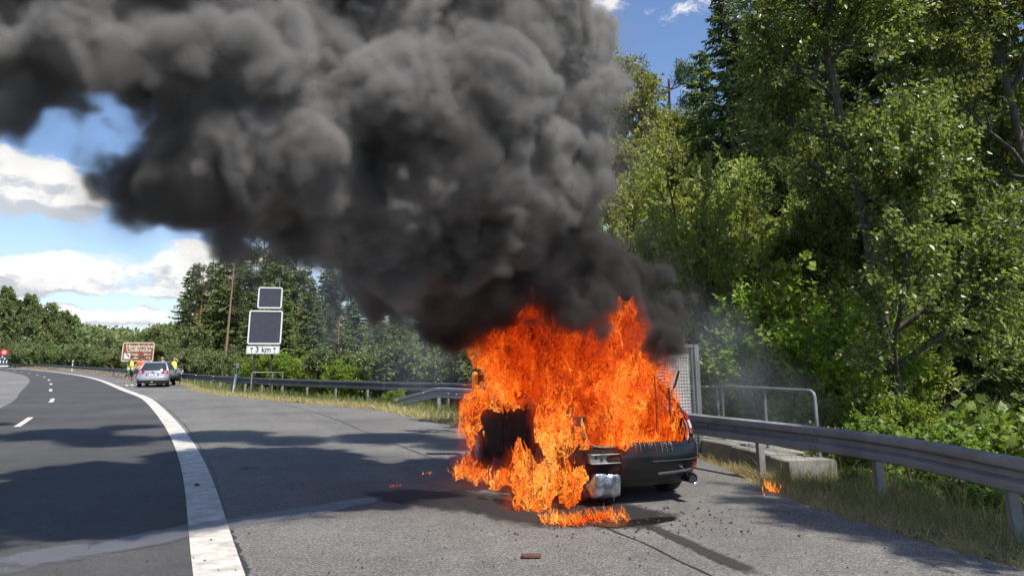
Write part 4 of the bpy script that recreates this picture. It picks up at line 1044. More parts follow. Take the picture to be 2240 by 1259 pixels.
def broadleaf(seed, H=11, crown0=2.0, spread=3.4, n=(16, 9, 8), leaves=40, leaf=.09, aspect=.62, trunk_r=.15, lean=(0, 0), kind='leaf', up=.35, stems=1, twl=.75, flat=.3):
    rng = np.random.default_rng(seed); tr = []
    for s in range(stems):
        a = rng.uniform(0, 6.28); ln = np.array([lean[0], lean[1]]) + (np.array([math.cos(a), math.sin(a)]) * .25 if stems > 1 else 0)
        z = np.linspace(-.4, H * (rng.uniform(.8, 1) if s else 1), 9); x = ln[0] * (z / H) ** 1.3 if False else ln[0] * np.clip(z / H, 0, 1); y = ln[1] * np.clip(z / H, 0, 1)
        tr.append(np.stack([x + np.cumsum(rng.normal(0, .07, 9)), y + np.cumsum(rng.normal(0, .07, 9)), z], 1))
    tr = np.stack(tr); r0 = np.full(stems, trunk_r)
    L1, r1 = branch_out(rng, tr, r0, n[0], crown0 / H, .97, spread, R(62), up, 6, .14, .65)
    L2, r2 = branch_out(rng, L1, r1, n[1], .25, 1, spread * .42, R(48), up * .6, 5, .16, .45)
    L3, r3 = branch_out(rng, L2, r2, n[2], .15, 1, twl, R(45), up * .3, 4, .2, .3)
    r1 = np.maximum(r1, .018); r2 = np.maximum(r2, .008); r3 = np.maximum(r3, .0035)
    trunk = mesh_tubes('trunk', [(tr, r0), (L1, r1), (L2, r2), (L3, r3)], (10, 6, 4, 3))
    t = rng.uniform(.1, 1.05, (len(L3), leaves)); P, T = interp_poly(L3, t); P = P.reshape(-1, 3) + rng.normal(0, .05, (P.size // 3, 3)); T = T.reshape(-1, 3)
    r = rng.normal(0, 1, T.shape); Dr = unit(T * .5 + r * .7 + np.array([0, 0, -.15]))
    sz = leaf * rng.uniform(.65, 1.25, len(P))
    crown = mesh_leaves('crown', [leaves_np(rng, P, Dr, sz, aspect, .3, clump_tint(P, rng), kind, flat)])
    return trunk, crown
def bush(seed, H=3, Rr=1.6, stems=26, n=(7, 6), leaves=26, leaf=.09, aspect=.6, kind='leaf', up=.8, upl=0.0, stem_ang=.75, flat=.2, twl=.5):
    rng = np.random.default_rng(seed); a = rng.uniform(0, 2 * PI, stems); q = np.sqrt(rng.random(stems)) * stem_ang
    base = np.stack([np.cos(a) * q * Rr * .35, np.sin(a) * q * Rr * .35, np.full(stems, -.3)], 1); pts = [base]; cur = base
    d = np.stack([np.cos(a) * q * Rr / H * 1.5, np.sin(a) * q * Rr / H * 1.5, np.ones(stems)], 1); d = unit(d); Ln = (H * (1 - .35 * q ** 2) * rng.uniform(.75, 1.05, stems))[:, None]
    for j in range(6): d = unit(d + rng.normal(0, .09, d.shape)); cur = cur + d * Ln / 6; pts.append(cur)
    S = np.stack(pts, 1); r0 = np.full(stems, .022 * H / 3)
    L1, r1 = branch_out(rng, S, r0, n[0], .12, .98, H * .30, R(45), up, 5, .12, .5)
    L2, r2 = branch_out(rng, L1, r1, n[1], .15, 1, twl, R(40), up * .6, 4, .15, .3)
    st = mesh_tubes('stems', [(S, r0), (L1, np.maximum(r1, .006)), (L2, np.maximum(r2, .003))], (5, 4, 3))
    t = rng.uniform(.0, 1.05, (len(L2), leaves)); P, T = interp_poly(L2, t); P = P.reshape(-1, 3) + rng.normal(0, .03, (P.size // 3, 3)); T = T.reshape(-1, 3)
    keep = P[:, 2] > .02; P, T = P[keep], T[keep]
    Dr = unit(T * (.5 + upl) + rng.normal(0, .6, T.shape) * (1 - .6 * upl))
    lv = mesh_leaves('leaves', [leaves_np(rng, P, Dr, leaf * rng.uniform(.6, 1.25, len(P)), aspect, .3, clump_tint(P, rng), kind, flat)])
    return st, lv
def spruce(seed, H=20, Rb=3.0, whorl=.42, per=6, sprays=3, z0=.8, thin=.035, sl=.34, step=.16):
    rng = np.random.default_rng(seed); zs = np.arange(z0, H - .3, whorl); P0, Ds, Ln = [], [], []
    for z in zs:
        f = 1 - z / H
        for k in range(per):
            a = rng.uniform(0, 2 * PI); P0.append((0, 0, z + rng.uniform(-.15, .15))); Ds.append((math.cos(a), math.sin(a))); Ln.append((Rb * f ** .8 + .25) * rng.uniform(.65, 1.12))
    P0, Ds, Ln = np.array(P0), np.array(Ds), np.array(Ln); K = 7; pts = []
    fz = P0[:, 2] / H
    for j in range(K):
        s = j / (K - 1); o_ = Ds * (Ln * s)[:, None]; dz = Ln * (-.38 * s * (1 - fz) + .10 * s * fz + .30 * s ** 3 * (1 - fz) * .7)
        pts.append(np.concatenate([P0[:, :2] + o_, (P0[:, 2] + dz)[:, None]], 1))
    B = np.stack(pts, 1)
    m = np.maximum(2, (Ln / step).astype(int)); Pp, Tt, Sc = [], [], []
    mx = m.max(); t = (np.arange(mx)[None] + rng.random((len(B), mx))) / m[:, None]; ok = t <= 1
    P, T = interp_poly(B, np.clip(t, 0, 1)); P, T, tt = P[ok], T[ok], t[ok]
    side = unit(np.cross(T, np.array([0, 0, 1.])))
    out = []
    for s in range(sprays * 2):
        sg = 1 if s % 2 else -1; n = len(P)
        D_ = unit(T * rng.uniform(.4, 1.1, (n, 1)) + side * sg * rng.uniform(.5, 1.1, (n, 1)) + np.array([0, 0, -1]) * rng.uniform(.1, .9, (n, 1)))
        l = sl * rng.uniform(.6, 1.3, n)[:, None] * (1.15 - .6 * tt[:, None]); w = thin * rng.uniform(.7, 1.4, (n, 1))
        nn = unit(rng.normal(0, 1, (n, 3))); b = unit(np.cross(D_, nn)); O = P + rng.normal(0, .03, P.shape)
        V = np.stack([O, O + D_ * l * .4 + b * w, O + D_ * l, O + D_ * l * .4 - b * w], 1).reshape(-1, 3); i = np.arange(n)[:, None] * 4
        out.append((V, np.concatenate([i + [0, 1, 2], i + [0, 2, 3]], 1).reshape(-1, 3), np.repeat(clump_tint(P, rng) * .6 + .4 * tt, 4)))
    crown = mesh_leaves('crown', out)
    tz = np.linspace(-.5, H, 9); tr = np.stack([np.cumsum(rng.normal(0, .03, 9)), np.cumsum(rng.normal(0, .03, 9)), tz], 1)[None]
    trunk = mesh_tubes('trunk', [(tr, np.array([H * .011])), (B, np.full(len(B), .018))], (8, 4))
    return trunk, crown
def pine(seed, H=15, crown0=.45, Rb=2.6, n=(26, 7), needles=60, leaf=.16):
    rng = np.random.default_rng(seed); z = np.linspace(-.5, H, 10); tr = np.stack([np.cumsum(rng.normal(0, .06, 10)), np.cumsum(rng.normal(0, .06, 10)), z], 1)[None]
    r0 = np.array([H * .011]); L1, r1 = branch_out(rng, tr, r0, n[0], crown0, .99, Rb, R(75), .25, 6, .16, .55); L2, r2 = branch_out(rng, L1, r1, n[1], .35, 1, Rb * .35, R(45), .4, 4, .15, .2)
    tk = mesh_tubes('trunk', [(tr, r0), (L1, np.maximum(r1, .03)), (L2, np.maximum(r2, .012))], (8, 5, 3))
    t = rng.uniform(.3, 1.05, (len(L2), needles)); P, T = interp_poly(L2, t); P = P.reshape(-1, 3) + rng.normal(0, .10, (P.size // 3, 3)); T = T.reshape(-1, 3)
    Dr = unit(T * .5 + rng.normal(0, .7, T.shape) + np.array([0, 0, .25]))
    return tk, mesh_leaves('crown', [leaves_np(rng, P, Dr, leaf * rng.uniform(.6, 1.3, len(P)), .16, .2, clump_tint(P, rng))])
def tz_at(x, y): return float(terrain(np.array([[x]]), np.array([[y]]))[0, 0])
def plant(name, meshes, mats, loc, scale, rz, label, cat, group=None, parts=('trunk', 'crown'), sz=None):
    z = tz_at(loc[0], loc[1]); r = empty(name, (loc[0], loc[1], z), rz, label, cat, group); r.scale = (scale, scale, sz or scale)
    for pn, me, m in zip(parts, meshes, mats):
        if not me.materials: me.materials.append(m)
        o = bpy.data.objects.new(pn, me); COL.objects.link(o); o.parent = r
    return r
def spot(px, t): p = at(px, 786, t); return p.x, p.y
def ztop(py, t): return CAMH + (786 - py) * t * ct / F_PX
import time as _tm; _t0 = _tm.time()
random.seed(21)
# --- right side, near
def stand(name, meshes, H, mats, px, t, py, rz, label, cat, parts=('trunk', 'crown'), wide=1.0):
    """plant at a photo column and distance, scaled so that its top reaches the photo row py"""
    x, y = spot(px, t); h = (ztop(py, t) - tz_at(x, y)) / H
    return plant(name, meshes, mats, (x, y), h * wide, rz, label, cat, None, parts, sz=h)
al = broadleaf(3, 11.5, 2.5, 2.85, (20, 11, 8), 29, .095, .68, .13, (-.7, .3)); x, y = spot(1995, 12.8)
plant('alder_tree', al, (M_bark, F_alder), (x, y), 1, 0, 'tall leafy alder with a dark forked trunk leaning left, nearest tree behind the guard rail', 'tree')
al2 = broadleaf(23, 13, 6.0, 3.4, (17, 11, 8), 28, .105, .68, .12, (.5, .2)); x, y = spot(2330, 13.5)
plant('alder_tree', al2, (M_bark, F_alder), (x, y), 1.0, 2.2, 'leafy alder crown reaching in from the right edge of the photo', 'tree')
plant('alder_tree', al, (M_bark, F_alder), (7.4, 3.1), 1.0, 4.0, 'alder standing outside the view on the right bank, shading the verge', 'tree')
stand('alder_tree', al, 11.6, (M_bark, F_alder), 1850, 17.5, 330, 1.1, 'loose leafy alder crown between the willow and the leaning alder', 'tree', wide=.85)
wl = bush(5, 6.2, 3.0, 48, (10, 8), 34, .11, .38, up=1.1, upl=.6, stem_ang=1.0, twl=.7)
for (px, t, py, rz, lb) in [(1440, 18.6, 350, 0, 'large pale green willow bush rising behind the smoke and the mesh screen'), (1625, 18.8, 385, 2.0, 'large willow bush right of the first willow, below the spruces'), (1540, 22, 330, 4.1, 'rearmost willow bush filling the gap below the sky')]:
    stand('willow_bush', wl, 6.1, (M_bark, F_willow), px, t, py, rz, lb, 'bush', ('stems', 'leaves'), 1.08)
hz_ = bush(8, 3.1, 1.7, 24, (7, 7), 17, .085, .68, up=.5, flat=.6)
for (px, t, py, rz, lb) in [(1640, 14.6, 640, 0, 'bright green hazel bush behind the handrail'), (1745, 14.2, 600, 1.9, 'hazel bush right of the handrail below the alder'), (1860, 12.4, 800, 3.1, 'low hazel bush at the foot of the alder'), (1565, 16.2, 560, 4.4, 'hazel bush behind the mesh screen'), (1720, 17, 500, 5.2, 'tall hazel bush between willow and alder')]:
    stand('hazel_bush', hz_, 3.0, (M_bark, F_hazel), px, t, py, rz, lb, 'bush', ('stems', 'leaves'))
mp = bush(12, 1.7, 1.0, 18, (6, 6), 8, .098, 1, kind='maple', up=.4, flat=.6, twl=.35)
for (px, t, py, rz, lb) in [(1965, 10.6, 850, 0, 'young maple bush with lobed leaves above the guard rail'), (2060, 10.3, 915, 1.2, 'young maple bush reaching into the dark gap right of the alder'), (1880, 10.8, 880, 2.6, 'young maple bush left of the alder trunk'),
                           (2090, 8.6, 1010, 3.5, 'young maple bush growing under the guard rail right of the near post'), (2190, 8.0, 1075, 4.4, 'low young maple under the guard rail at the right edge'), (1960, 9.6, 1020, 5.2, 'low young maple just behind the near guard rail post'), (2000, 12.0, 760, 5.9, 'climbing maple and ivy growth around the alder trunk'),
                           (1850, 9.9, 1000, .7, 'small maple sapling at the end of the concrete wall')]:
    stand('maple_bush', mp, 1.75, (M_bark, F_maple), px, t, py, rz, lb, 'bush', ('stems', 'leaves'))
# --- right side, forest behind
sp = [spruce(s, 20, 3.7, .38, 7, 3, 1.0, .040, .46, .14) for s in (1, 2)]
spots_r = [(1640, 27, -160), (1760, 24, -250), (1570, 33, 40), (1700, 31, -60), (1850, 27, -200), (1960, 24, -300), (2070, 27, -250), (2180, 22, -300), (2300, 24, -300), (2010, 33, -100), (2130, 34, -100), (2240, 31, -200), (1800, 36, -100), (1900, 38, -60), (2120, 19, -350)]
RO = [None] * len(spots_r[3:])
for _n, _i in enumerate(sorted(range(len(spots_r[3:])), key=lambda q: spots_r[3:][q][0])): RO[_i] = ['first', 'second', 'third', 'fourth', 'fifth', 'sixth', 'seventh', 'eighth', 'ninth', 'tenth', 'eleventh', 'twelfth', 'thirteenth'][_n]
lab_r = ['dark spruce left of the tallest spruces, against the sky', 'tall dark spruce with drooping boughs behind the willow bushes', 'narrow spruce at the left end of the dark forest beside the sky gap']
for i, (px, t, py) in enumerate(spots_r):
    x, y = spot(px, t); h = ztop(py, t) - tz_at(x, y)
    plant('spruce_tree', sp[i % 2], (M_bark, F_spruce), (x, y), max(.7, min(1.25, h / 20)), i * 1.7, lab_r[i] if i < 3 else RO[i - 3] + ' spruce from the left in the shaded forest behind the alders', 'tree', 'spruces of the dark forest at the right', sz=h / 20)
seedt = broadleaf(14, 15, 1.0, 3.2, (30, 9, 6), 24, .15, .6, .16, up=.5, twl=.8)
for (px, t, py, rz, lb) in [(1400, 33, 62, 0, 'yellowish seed-laden tree standing against the sky right of the smoke'), (1325, 36, 120, 2, 'yellowish tree partly hidden by the right edge of the smoke'), (1465, 36, 215, 3.3, 'lower yellowish tree between its taller neighbour and the pine')]:
    x, y = spot(px, t); h = ztop(py, t) - tz_at(x, y); plant('hornbeam_tree', seedt, (M_bark, F_birch), (x, y), h / 15.5, rz, lb, 'tree')
pn = pine(4, 16, .5, 2.8, (26, 8), 60, .26)
x, y = spot(1500, 40); h = ztop(95, 40) - tz_at(x, y); plant('pine_tree', pn, (M_pinebark, F_pine), (x, y), h / 16.5, .6, 'pine with reddish trunk and pale needles in the sky gap left of the spruces', 'tree')
# --- conifers behind the display sign
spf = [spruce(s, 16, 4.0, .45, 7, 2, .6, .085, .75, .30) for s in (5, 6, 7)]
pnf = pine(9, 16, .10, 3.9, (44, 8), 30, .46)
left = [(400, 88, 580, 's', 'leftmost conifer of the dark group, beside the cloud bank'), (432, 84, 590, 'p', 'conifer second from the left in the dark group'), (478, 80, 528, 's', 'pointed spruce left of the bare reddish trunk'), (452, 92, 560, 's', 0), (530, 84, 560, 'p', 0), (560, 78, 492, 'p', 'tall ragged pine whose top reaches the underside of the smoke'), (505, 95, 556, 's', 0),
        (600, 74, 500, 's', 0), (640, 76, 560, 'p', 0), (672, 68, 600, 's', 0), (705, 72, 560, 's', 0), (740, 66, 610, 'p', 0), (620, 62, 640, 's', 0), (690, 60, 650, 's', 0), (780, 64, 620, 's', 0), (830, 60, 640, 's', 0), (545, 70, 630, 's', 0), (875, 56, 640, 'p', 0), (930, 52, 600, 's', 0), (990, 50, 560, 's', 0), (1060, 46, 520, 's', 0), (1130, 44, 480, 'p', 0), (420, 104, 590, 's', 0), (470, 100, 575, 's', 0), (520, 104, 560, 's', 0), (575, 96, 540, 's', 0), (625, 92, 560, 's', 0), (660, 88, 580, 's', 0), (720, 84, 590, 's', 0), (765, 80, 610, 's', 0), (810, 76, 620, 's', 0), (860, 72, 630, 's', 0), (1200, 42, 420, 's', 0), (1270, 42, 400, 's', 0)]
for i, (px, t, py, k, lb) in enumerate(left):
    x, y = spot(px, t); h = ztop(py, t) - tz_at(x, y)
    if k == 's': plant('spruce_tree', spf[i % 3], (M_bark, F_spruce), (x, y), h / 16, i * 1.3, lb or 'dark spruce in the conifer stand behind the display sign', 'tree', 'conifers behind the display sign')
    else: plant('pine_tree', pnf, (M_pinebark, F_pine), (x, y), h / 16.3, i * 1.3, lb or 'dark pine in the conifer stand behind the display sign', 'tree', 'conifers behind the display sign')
M_greybark = mat('grey_pine_bark', (.24, .15, .10), .9, noise=(5, .4)); x, y = spot(492, 66); zb_ = tz_at(x, y); h = ztop(568, 66) - zb_
rng = np.random.default_rng(2); z = np.linspace(-.3, h, 8); tr = np.stack([z * .012, z * 0 , z], 1)[None]; L1, r1 = branch_out(rng, tr, np.array([.16]), 9, .62, .98, 1.5, R(100), -.2, 4, .12, .3)
plant('bare_pine_trunk', [mesh_tubes('trunk', [(tr, np.array([.15]))], (8,)), mesh_tubes('dead_branch', [(L1, np.maximum(r1, .03))], (4,))], (M_greybark, M_stick), (x, y), 1, 0, 'tall bare reddish pine trunk with a few dead branches left of the display sign', 'tree', parts=('trunk', 'dead_branch'))
for _o in bpy.data.objects:
    if _o.name == 'dead_branch': _o['kind'] = 'stuff'
# --- bushes behind the far guard rail
fb = [bush(s, 3.0, 2.0, 22, (6, 6), 12, .17, .62, up=.4, flat=.5, twl=.6) for s in (31, 32)]
row = [(372, 74, 700, 'far', 'rounded tree left of the conifers beside the brown sign'), (350, 82, 725, 'far', 0), (400, 62, 745, 'far', 0), (425, 58, 752, 'far', 0), (460, 54, 760, 'far', 0), (500, 50, 765, 'far', 0), (535, 47, 768, 'far', 0),
       (590, 44, 758, 'hz', 'bright yellow-green bush right behind the display sign'), (640, 43, 765, 'hz', 'bright yellow-green bush right of the display sign posts'), (560, 46, 785, 'hz', 0), (690, 41, 772, 'hz', 0), (740, 39, 745, 'far', 'taller grey-green bush beside the foot of the smoke'),
       (790, 38, 750, 'far', 0), (840, 36, 735, 'far', 0), (760, 37, 780, 'hz', 0), (885, 34, 725, 'far', 0), (930, 32, 715, 'far', 0), (975, 31, 725, 'far', 0), (1020, 30, 715, 'far', 0), (1065, 29, 730, 'far', 0), (1110, 28, 700, 'far', 0), (1180, 27, 690, 'far', 0), (1260, 26, 680, 'far', 0), (1340, 25, 640, 'far', 0),
       (820, 33.5, 800, 'hz', 0), (330, 96, 760, 'far', 0), (300, 105, 765, 'far', 0), (265, 112, 760, 'far', 0), (230, 120, 755, 'far', 0), (210, 130, 750, 'far', 0), (185, 135, 745, 'far', 0), (155, 140, 745, 'far', 0), (120, 150, 742, 'far', 0), (90, 155, 745, 'far', 0), (60, 165, 740, 'far', 0), (30, 170, 742, 'far', 0), (5, 175, 740, 'far', 0), (-25, 180, 740, 'far', 0)]
fm = [tuple(m.copy() for m in fb[0]), tuple(m.copy() for m in fb[1])]
ORD = ['first', 'second', 'third', 'fourth', 'fifth', 'sixth', 'seventh', 'eighth', 'ninth', 'tenth', 'eleventh', 'twelfth', 'thirteenth', 'fourteenth', 'fifteenth']
rest = [r_ for r_ in row if not r_[4]]
def row_label(r_):
    px = r_[0]
    if px < 345: q = sorted([a for a in rest if a[0] < 345], key=lambda a: -a[0]); return ORD[min(14, q.index(r_))] + ' roadside bush counting leftward from the brown sign'
    if px < 570: q = sorted([a for a in rest if 345 <= a[0] < 570], key=lambda a: -a[0]); return ORD[q.index(r_)] + ' roadside bush counting leftward from the display sign'
    if px < 1040: q = sorted([a for a in rest if 570 <= a[0] < 1040]); return ORD[q.index(r_)] + ' roadside bush counting rightward from the display sign'
    return 'roadside bush hidden by the fire and smoke behind the burning car'
for i, (px, t, py, k, lb) in enumerate(row):
    if px >= 790: t += 3.5
    x, y = spot(px, t); h = max(1.2, ztop(py, t) - tz_at(x, y)); ms = (fb if k == 'far' else fm)[i % 2]
    plant('roadside_bush', ms, (M_bark, F_far if k == 'far' else F_hazel), (x, y), h / 3.0, i * 2.1, lb or row_label(row[i]), 'bush', 'bushes behind the far guard rail', parts=('stems', 'leaves'))
x, y = spot(868, 26.8); plant('rail_bush', fm[0], (M_bark, F_hazel), (x, y), .22, 1, 'small bush growing through the far guard rail where the near rail ramps down', 'bush', parts=('stems', 'leaves'))
# --- wooded hillside far left
ht = [broadleaf(40 + s, 10, 1.0, 3.6, (12, 6, 4), 9, .55, .75, .16, up=.4, twl=1.0) for s in range(2)]
random.seed(77); nh = 0
for i in range(150):
    px = random.uniform(-140, 345); t = random.uniform(185, 360)
    if px > 150 and t < 250: continue
    x, y = spot(px, t); z = tz_at(x, y); s = random.uniform(.7, 1.25) * (.62 if px > 150 else 1)
    plant('hillside_tree', ht[i % 2], (M_bark, F_far), (x, y), s, random.uniform(0, 6), 'round-crowned tree on the wooded hillside beyond the bend', 'tree', 'trees of the far hillside'); nh += 1
print('plants', _tm.time() - _t0)
# --- far woods and grass: nobody could count these
def blades(name, n, sampler, h, w_, m, seed, lean=.5):
    rng = np.random.default_rng(seed); X, Y = sampler(rng, n); Z = terrain(X[None], Y[None])[0]; P = np.stack([X, Y, Z + .0], 1); n = len(P)
    d = np.stack([rng.normal(0, lean, n), rng.normal(0, lean, n), np.ones(n)], 1); d = unit(d); hh_ = (h * rng.uniform(.35, 1.2, n))[:, None]
    s = unit(np.cross(d, rng.normal(0, 1, (n, 3)))); bend = unit(rng.normal(0, 1, (n, 3)) * [1, 1, 0]) * hh_ * .35
    V = np.stack([P - s * w_, P + s * w_, P + d * hh_ * .6 + bend * .3 + s * w_ * .7, P + d * hh_ * .6 + bend * .3 - s * w_ * .7, P + d * hh_ * .92 + bend], 1).reshape(-1, 3)
    i = np.arange(n)[:, None] * 5; Fq = np.concatenate([i + [0, 1, 2], i + [0, 2, 3], i + [3, 2, 4]], 1).reshape(-1, 3)
    o = link(name, fast_mesh(name, V, Fq, np.repeat(rng.random(n), 5)), m); o['kind'] = 'stuff'; return o
def along(y0, y1, d0, d1, patchy=1.3, dens_pow=1.0):
    idx = [i for i, p in enumerate(SE) if y0 <= p.y <= y1 and p.x > -140]
    A = SEa[idx]; T = np.gradient(A, axis=0); T /= np.linalg.norm(T, axis=1)[:, None]; Nn = np.stack([T[:, 1], -T[:, 0]], 1)
    def f(rng, n):
        k = rng.integers(0, len(A), n); u = rng.random(n); s = d0 + (d1 - d0) * rng.random(n) ** dens_pow; P = A[k] + T[k] * (u - .5)[:, None] * 1.1 + Nn[k] * s[:, None]
        keep = (np.sin(P[:, 0] * 2.3 / patchy + 1) + np.sin(P[:, 1] * 1.9 / patchy) + np.sin((P[:, 0] + P[:, 1]) * 4.1 / patchy) + rng.normal(0, 1.0, n)) > -1.1
        return P[keep, 0], P[keep, 1]
    return f
blades('dry_verge_grass', 24000, along(4, 14.5, -.06, 1.6, dens_pow=1.2), .18, .0022, F_dry, 1, .7)
blades('dry_verge_litter', 26000, along(4, 14.5, -.10, 1.1, dens_pow=1.5), .09, .0030, F_dry, 7, 1.8)
blades('green_verge_grass', 9000, along(4, 13.5, .25, 2.2), .30, .0026, F_green, 2, .5)
blades('tall_verge_stalks', 900, along(4, 13.5, .5, 1.9), .62, .0022, F_dry, 3, .28)
blades('dry_far_verge', 42000, along(14.5, 60, -.1, 1.5), .20, .007, F_dry, 4, .9)
blades('dry_far_verge_stalks', 9000, along(16, 60, .4, 2.2), .42, .006, F_green, 5, .4)
blades('distant_verge', 12000, along(60, 150, -.1, 2.6), .35, .03, F_dry, 6, .7)
blades('forest_undergrowth', 14000, along(5, 30, 2.0, 9), .5, .02, F_green, 8, .7)
def far_wood():
    rng = np.random.default_rng(5); out = []; ang = np.radians(rng.uniform(-46, 40, 2600)); rr = rng.uniform(430, 1000, 2600); X, Y = np.sin(ang) * rr, np.cos(ang) * rr
    Z = terrain(X[None], Y[None])[0]; n = 9; V, F_, tt = [], [], []
    dirs = unit(rng.normal(0, 1, (60, 3)))
    P = np.stack([X, Y, Z], 1); R_ = rng.uniform(3.5, 6, len(P)); L = np.repeat(P, 26, 0) + unit(rng.normal(0, 1, (len(P) * 26, 3))) * np.repeat(R_, 26)[:, None] * [1, 1, 1.3] + [0, 0, 5]
    return mesh_leaves('far_woodland', [leaves_np(rng, L, rng.normal(0, 1, L.shape), rng.uniform(2, 4, len(L)), .9, .3, clump_tint(L, rng, 30), flat=.3)])
o = link('far_woodland', far_wood(), F_far); o['kind'] = 'stuff'
print('plants+grass', _tm.time() - _t0, sum(len(o.data.polygons) for o in bpy.data.objects if o.type == 'MESH'))
# ------------------------------------------------------------------ fields for smoke and fire
def group_tree(name):
    g = bpy.data.node_groups.new(name, 'GeometryNodeTree')
    g.interface.new_socket('Geometry', in_out='INPUT', socket_type='NodeSocketGeometry')
    g.interface.new_socket('Geometry', in_out='OUTPUT', socket_type='NodeSocketGeometry')
    G = NT(g); gi = G.new('NodeGroupInput'); go = G.new('NodeGroupOutput')
    return g, G, gi, go
SMOOTHK = 0.30
def sdf_nodes(G, pos, blobs, k=SMOOTHK):
    d = None
    for p, r in blobs:
        e = G.math('SUBTRACT', G.vmath('DISTANCE', pos, tuple(p), out=1), float(r))
        d = e if d is None else G.math('SMOOTH_MIN', d, e, k)
    return d
def volume_cube(G, dens, lo, hi, vox):
    vc = G.new('GeometryNodeVolumeCube')
    G.put(vc.inputs['Density'], dens); vc.inputs['Min'].default_value = lo; vc.inputs['Max'].default_value = hi
    for i, a in enumerate('XYZ'): vc.inputs['Resolution ' + a].default_value = max(8, int((hi[i] - lo[i]) / vox))
    return vc.outputs[0]
def empty_mesh_obj(name):
    me = bpy.data.meshes.new(name); o = bpy.data.objects.new(name, me); COL.objects.link(o); return o
def volume_material(name, col, density, emis=None, aniso=0.2, noise=None):
    m = bpy.data.materials.new(name); m.use_nodes = True; N = NT(m.node_tree); N.n.clear()
    pv = N.new('ShaderNodeVolumePrincipled'); pv.inputs['Color'].default_value = (*col, 1)
    pv.inputs['Density'].default_value = density; pv.inputs['Anisotropy'].default_value = aniso
    pv.inputs['Density Attribute'].default_value = 'density'
    o = N.new('ShaderNodeOutputMaterial'); N.l.new(pv.outputs[0], o.inputs['Volume'])
    return m
# ------------------------------------------------------------------ fire: turbulent flame surfaces grown from a density field, plus loose tongues
FL = []
def fb_(px, py, r, t): FL.append((at(px, py, t + .08), r * .80 * t / F_PX))
for a in [ (1315, 958, 28, 8.4), (1360, 955, 40, 8.4), (1415, 945, 40, 8.6), (1450, 930, 32, 8.9), (1300, 905, 36, 8.7), (1390, 890, 62, 8.8), (1438, 880, 40, 9.0), (1458, 954, 16, 8.95), (1452, 915, 14, 9.0), (1285, 965, 14, 8.3), (1400, 975, 18, 8.5), (1345, 978, 12, 8.4),
          (1300, 830, 72, 9.0), (1385, 820, 66, 9.1), (1420, 800, 40, 9.2), (1420, 830, 28, 9.1), (1250, 800, 80, 9.2), (1330, 765, 62, 9.2), (1270, 745, 52, 9.2), (1290, 880, 40, 8.6), (1355, 725, 32, 9.2), (1385, 760, 40, 9.3),
          (1200, 780, 72, 9.5), (1180, 735, 42, 9.5), (1130, 800, 52, 9.9), (1165, 835, 60, 9.6), (1095, 795, 36, 10.2), (1060, 775, 20, 10.6), (1045, 762, 17, 10.5), (1075, 800, 30, 10.3), (1100, 835, 34, 10.1), (1150, 770, 44, 9.8), (1215, 865, 56, 9.0), (1115, 855, 34, 10.0),
          (1345, 705, 24, 9.1), (1180, 745, 52, 9.1), (1125, 768, 42, 9.4), (1232, 748, 46, 9.0), (1300, 748, 44, 9.0), (1230, 700, 30, 9.1), (1170, 698, 30, 9.1), (1165, 672, 12, 9.3), (1376, 702, 20, 9.1), (1330, 720, 30, 9.0), (1036, 748, 12, 10.0), (1225, 962, 34, 8.25), (1255, 950, 20, 8.2), (1090, 750, 26, 9.7), (1120, 760, 30, 9.9), (1400, 740, 22, 9.2), (1110, 715, 20, 10.0), (1200, 690, 18, 9.6),
          (1080, 868, 24, 10.3), (1050, 880, 22, 10.3), (1030, 905, 20, 10.3), (1024, 940, 16, 10.2), (1030, 970, 12, 10.0), (1022, 1028, 16, 9.6), (1005, 1030, 10, 9.6), (1065, 1048, 10, 9.3), (1102, 1050, 14, 9.2), (1112, 1044, 10, 9.2), (1045, 1040, 9, 9.4),
          (1222, 925, 46, 8.55), (1222, 835, 46, 8.8), (1240, 880, 44, 8.6), (1262, 935, 22, 8.45), (1212, 975, 20, 8.4), (1238, 965, 27, 8.4), (1190, 905, 28, 8.9), (1208, 1005, 10, 8.4), (1250, 925, 26, 8.5), (1205, 950, 24, 8.6),
          (1138, 1010, 14, 8.3), (1145, 1040, 18, 8.2), (1170, 1062, 26, 8.15), (1195, 1050, 20, 8.1), (1150, 1095, 18, 8.0), (1130, 1108, 12, 7.95), (1175, 1120, 15, 7.95), (1195, 1090, 20, 8.05), (1225, 1070, 16, 8.0), (1245, 1050, 13, 8.0), (1262, 1056, 9, 8.0), (1240, 1085, 9, 8.0), (1190, 1135, 8, 7.9)]: fb_(*a)
flo = Vector((min(p.x - r for p, r in FL), min(p.y - r for p, r in FL), min(p.z - r for p, r in FL))) - Vector((.2,) * 3)
fhi = Vector((max(p.x + r for p, r in FL), max(p.y + r for p, r in FL), max(p.z + r for p, r in FL))) + Vector((.2, .2, .35)); flo.z = max(.02, flo.z)
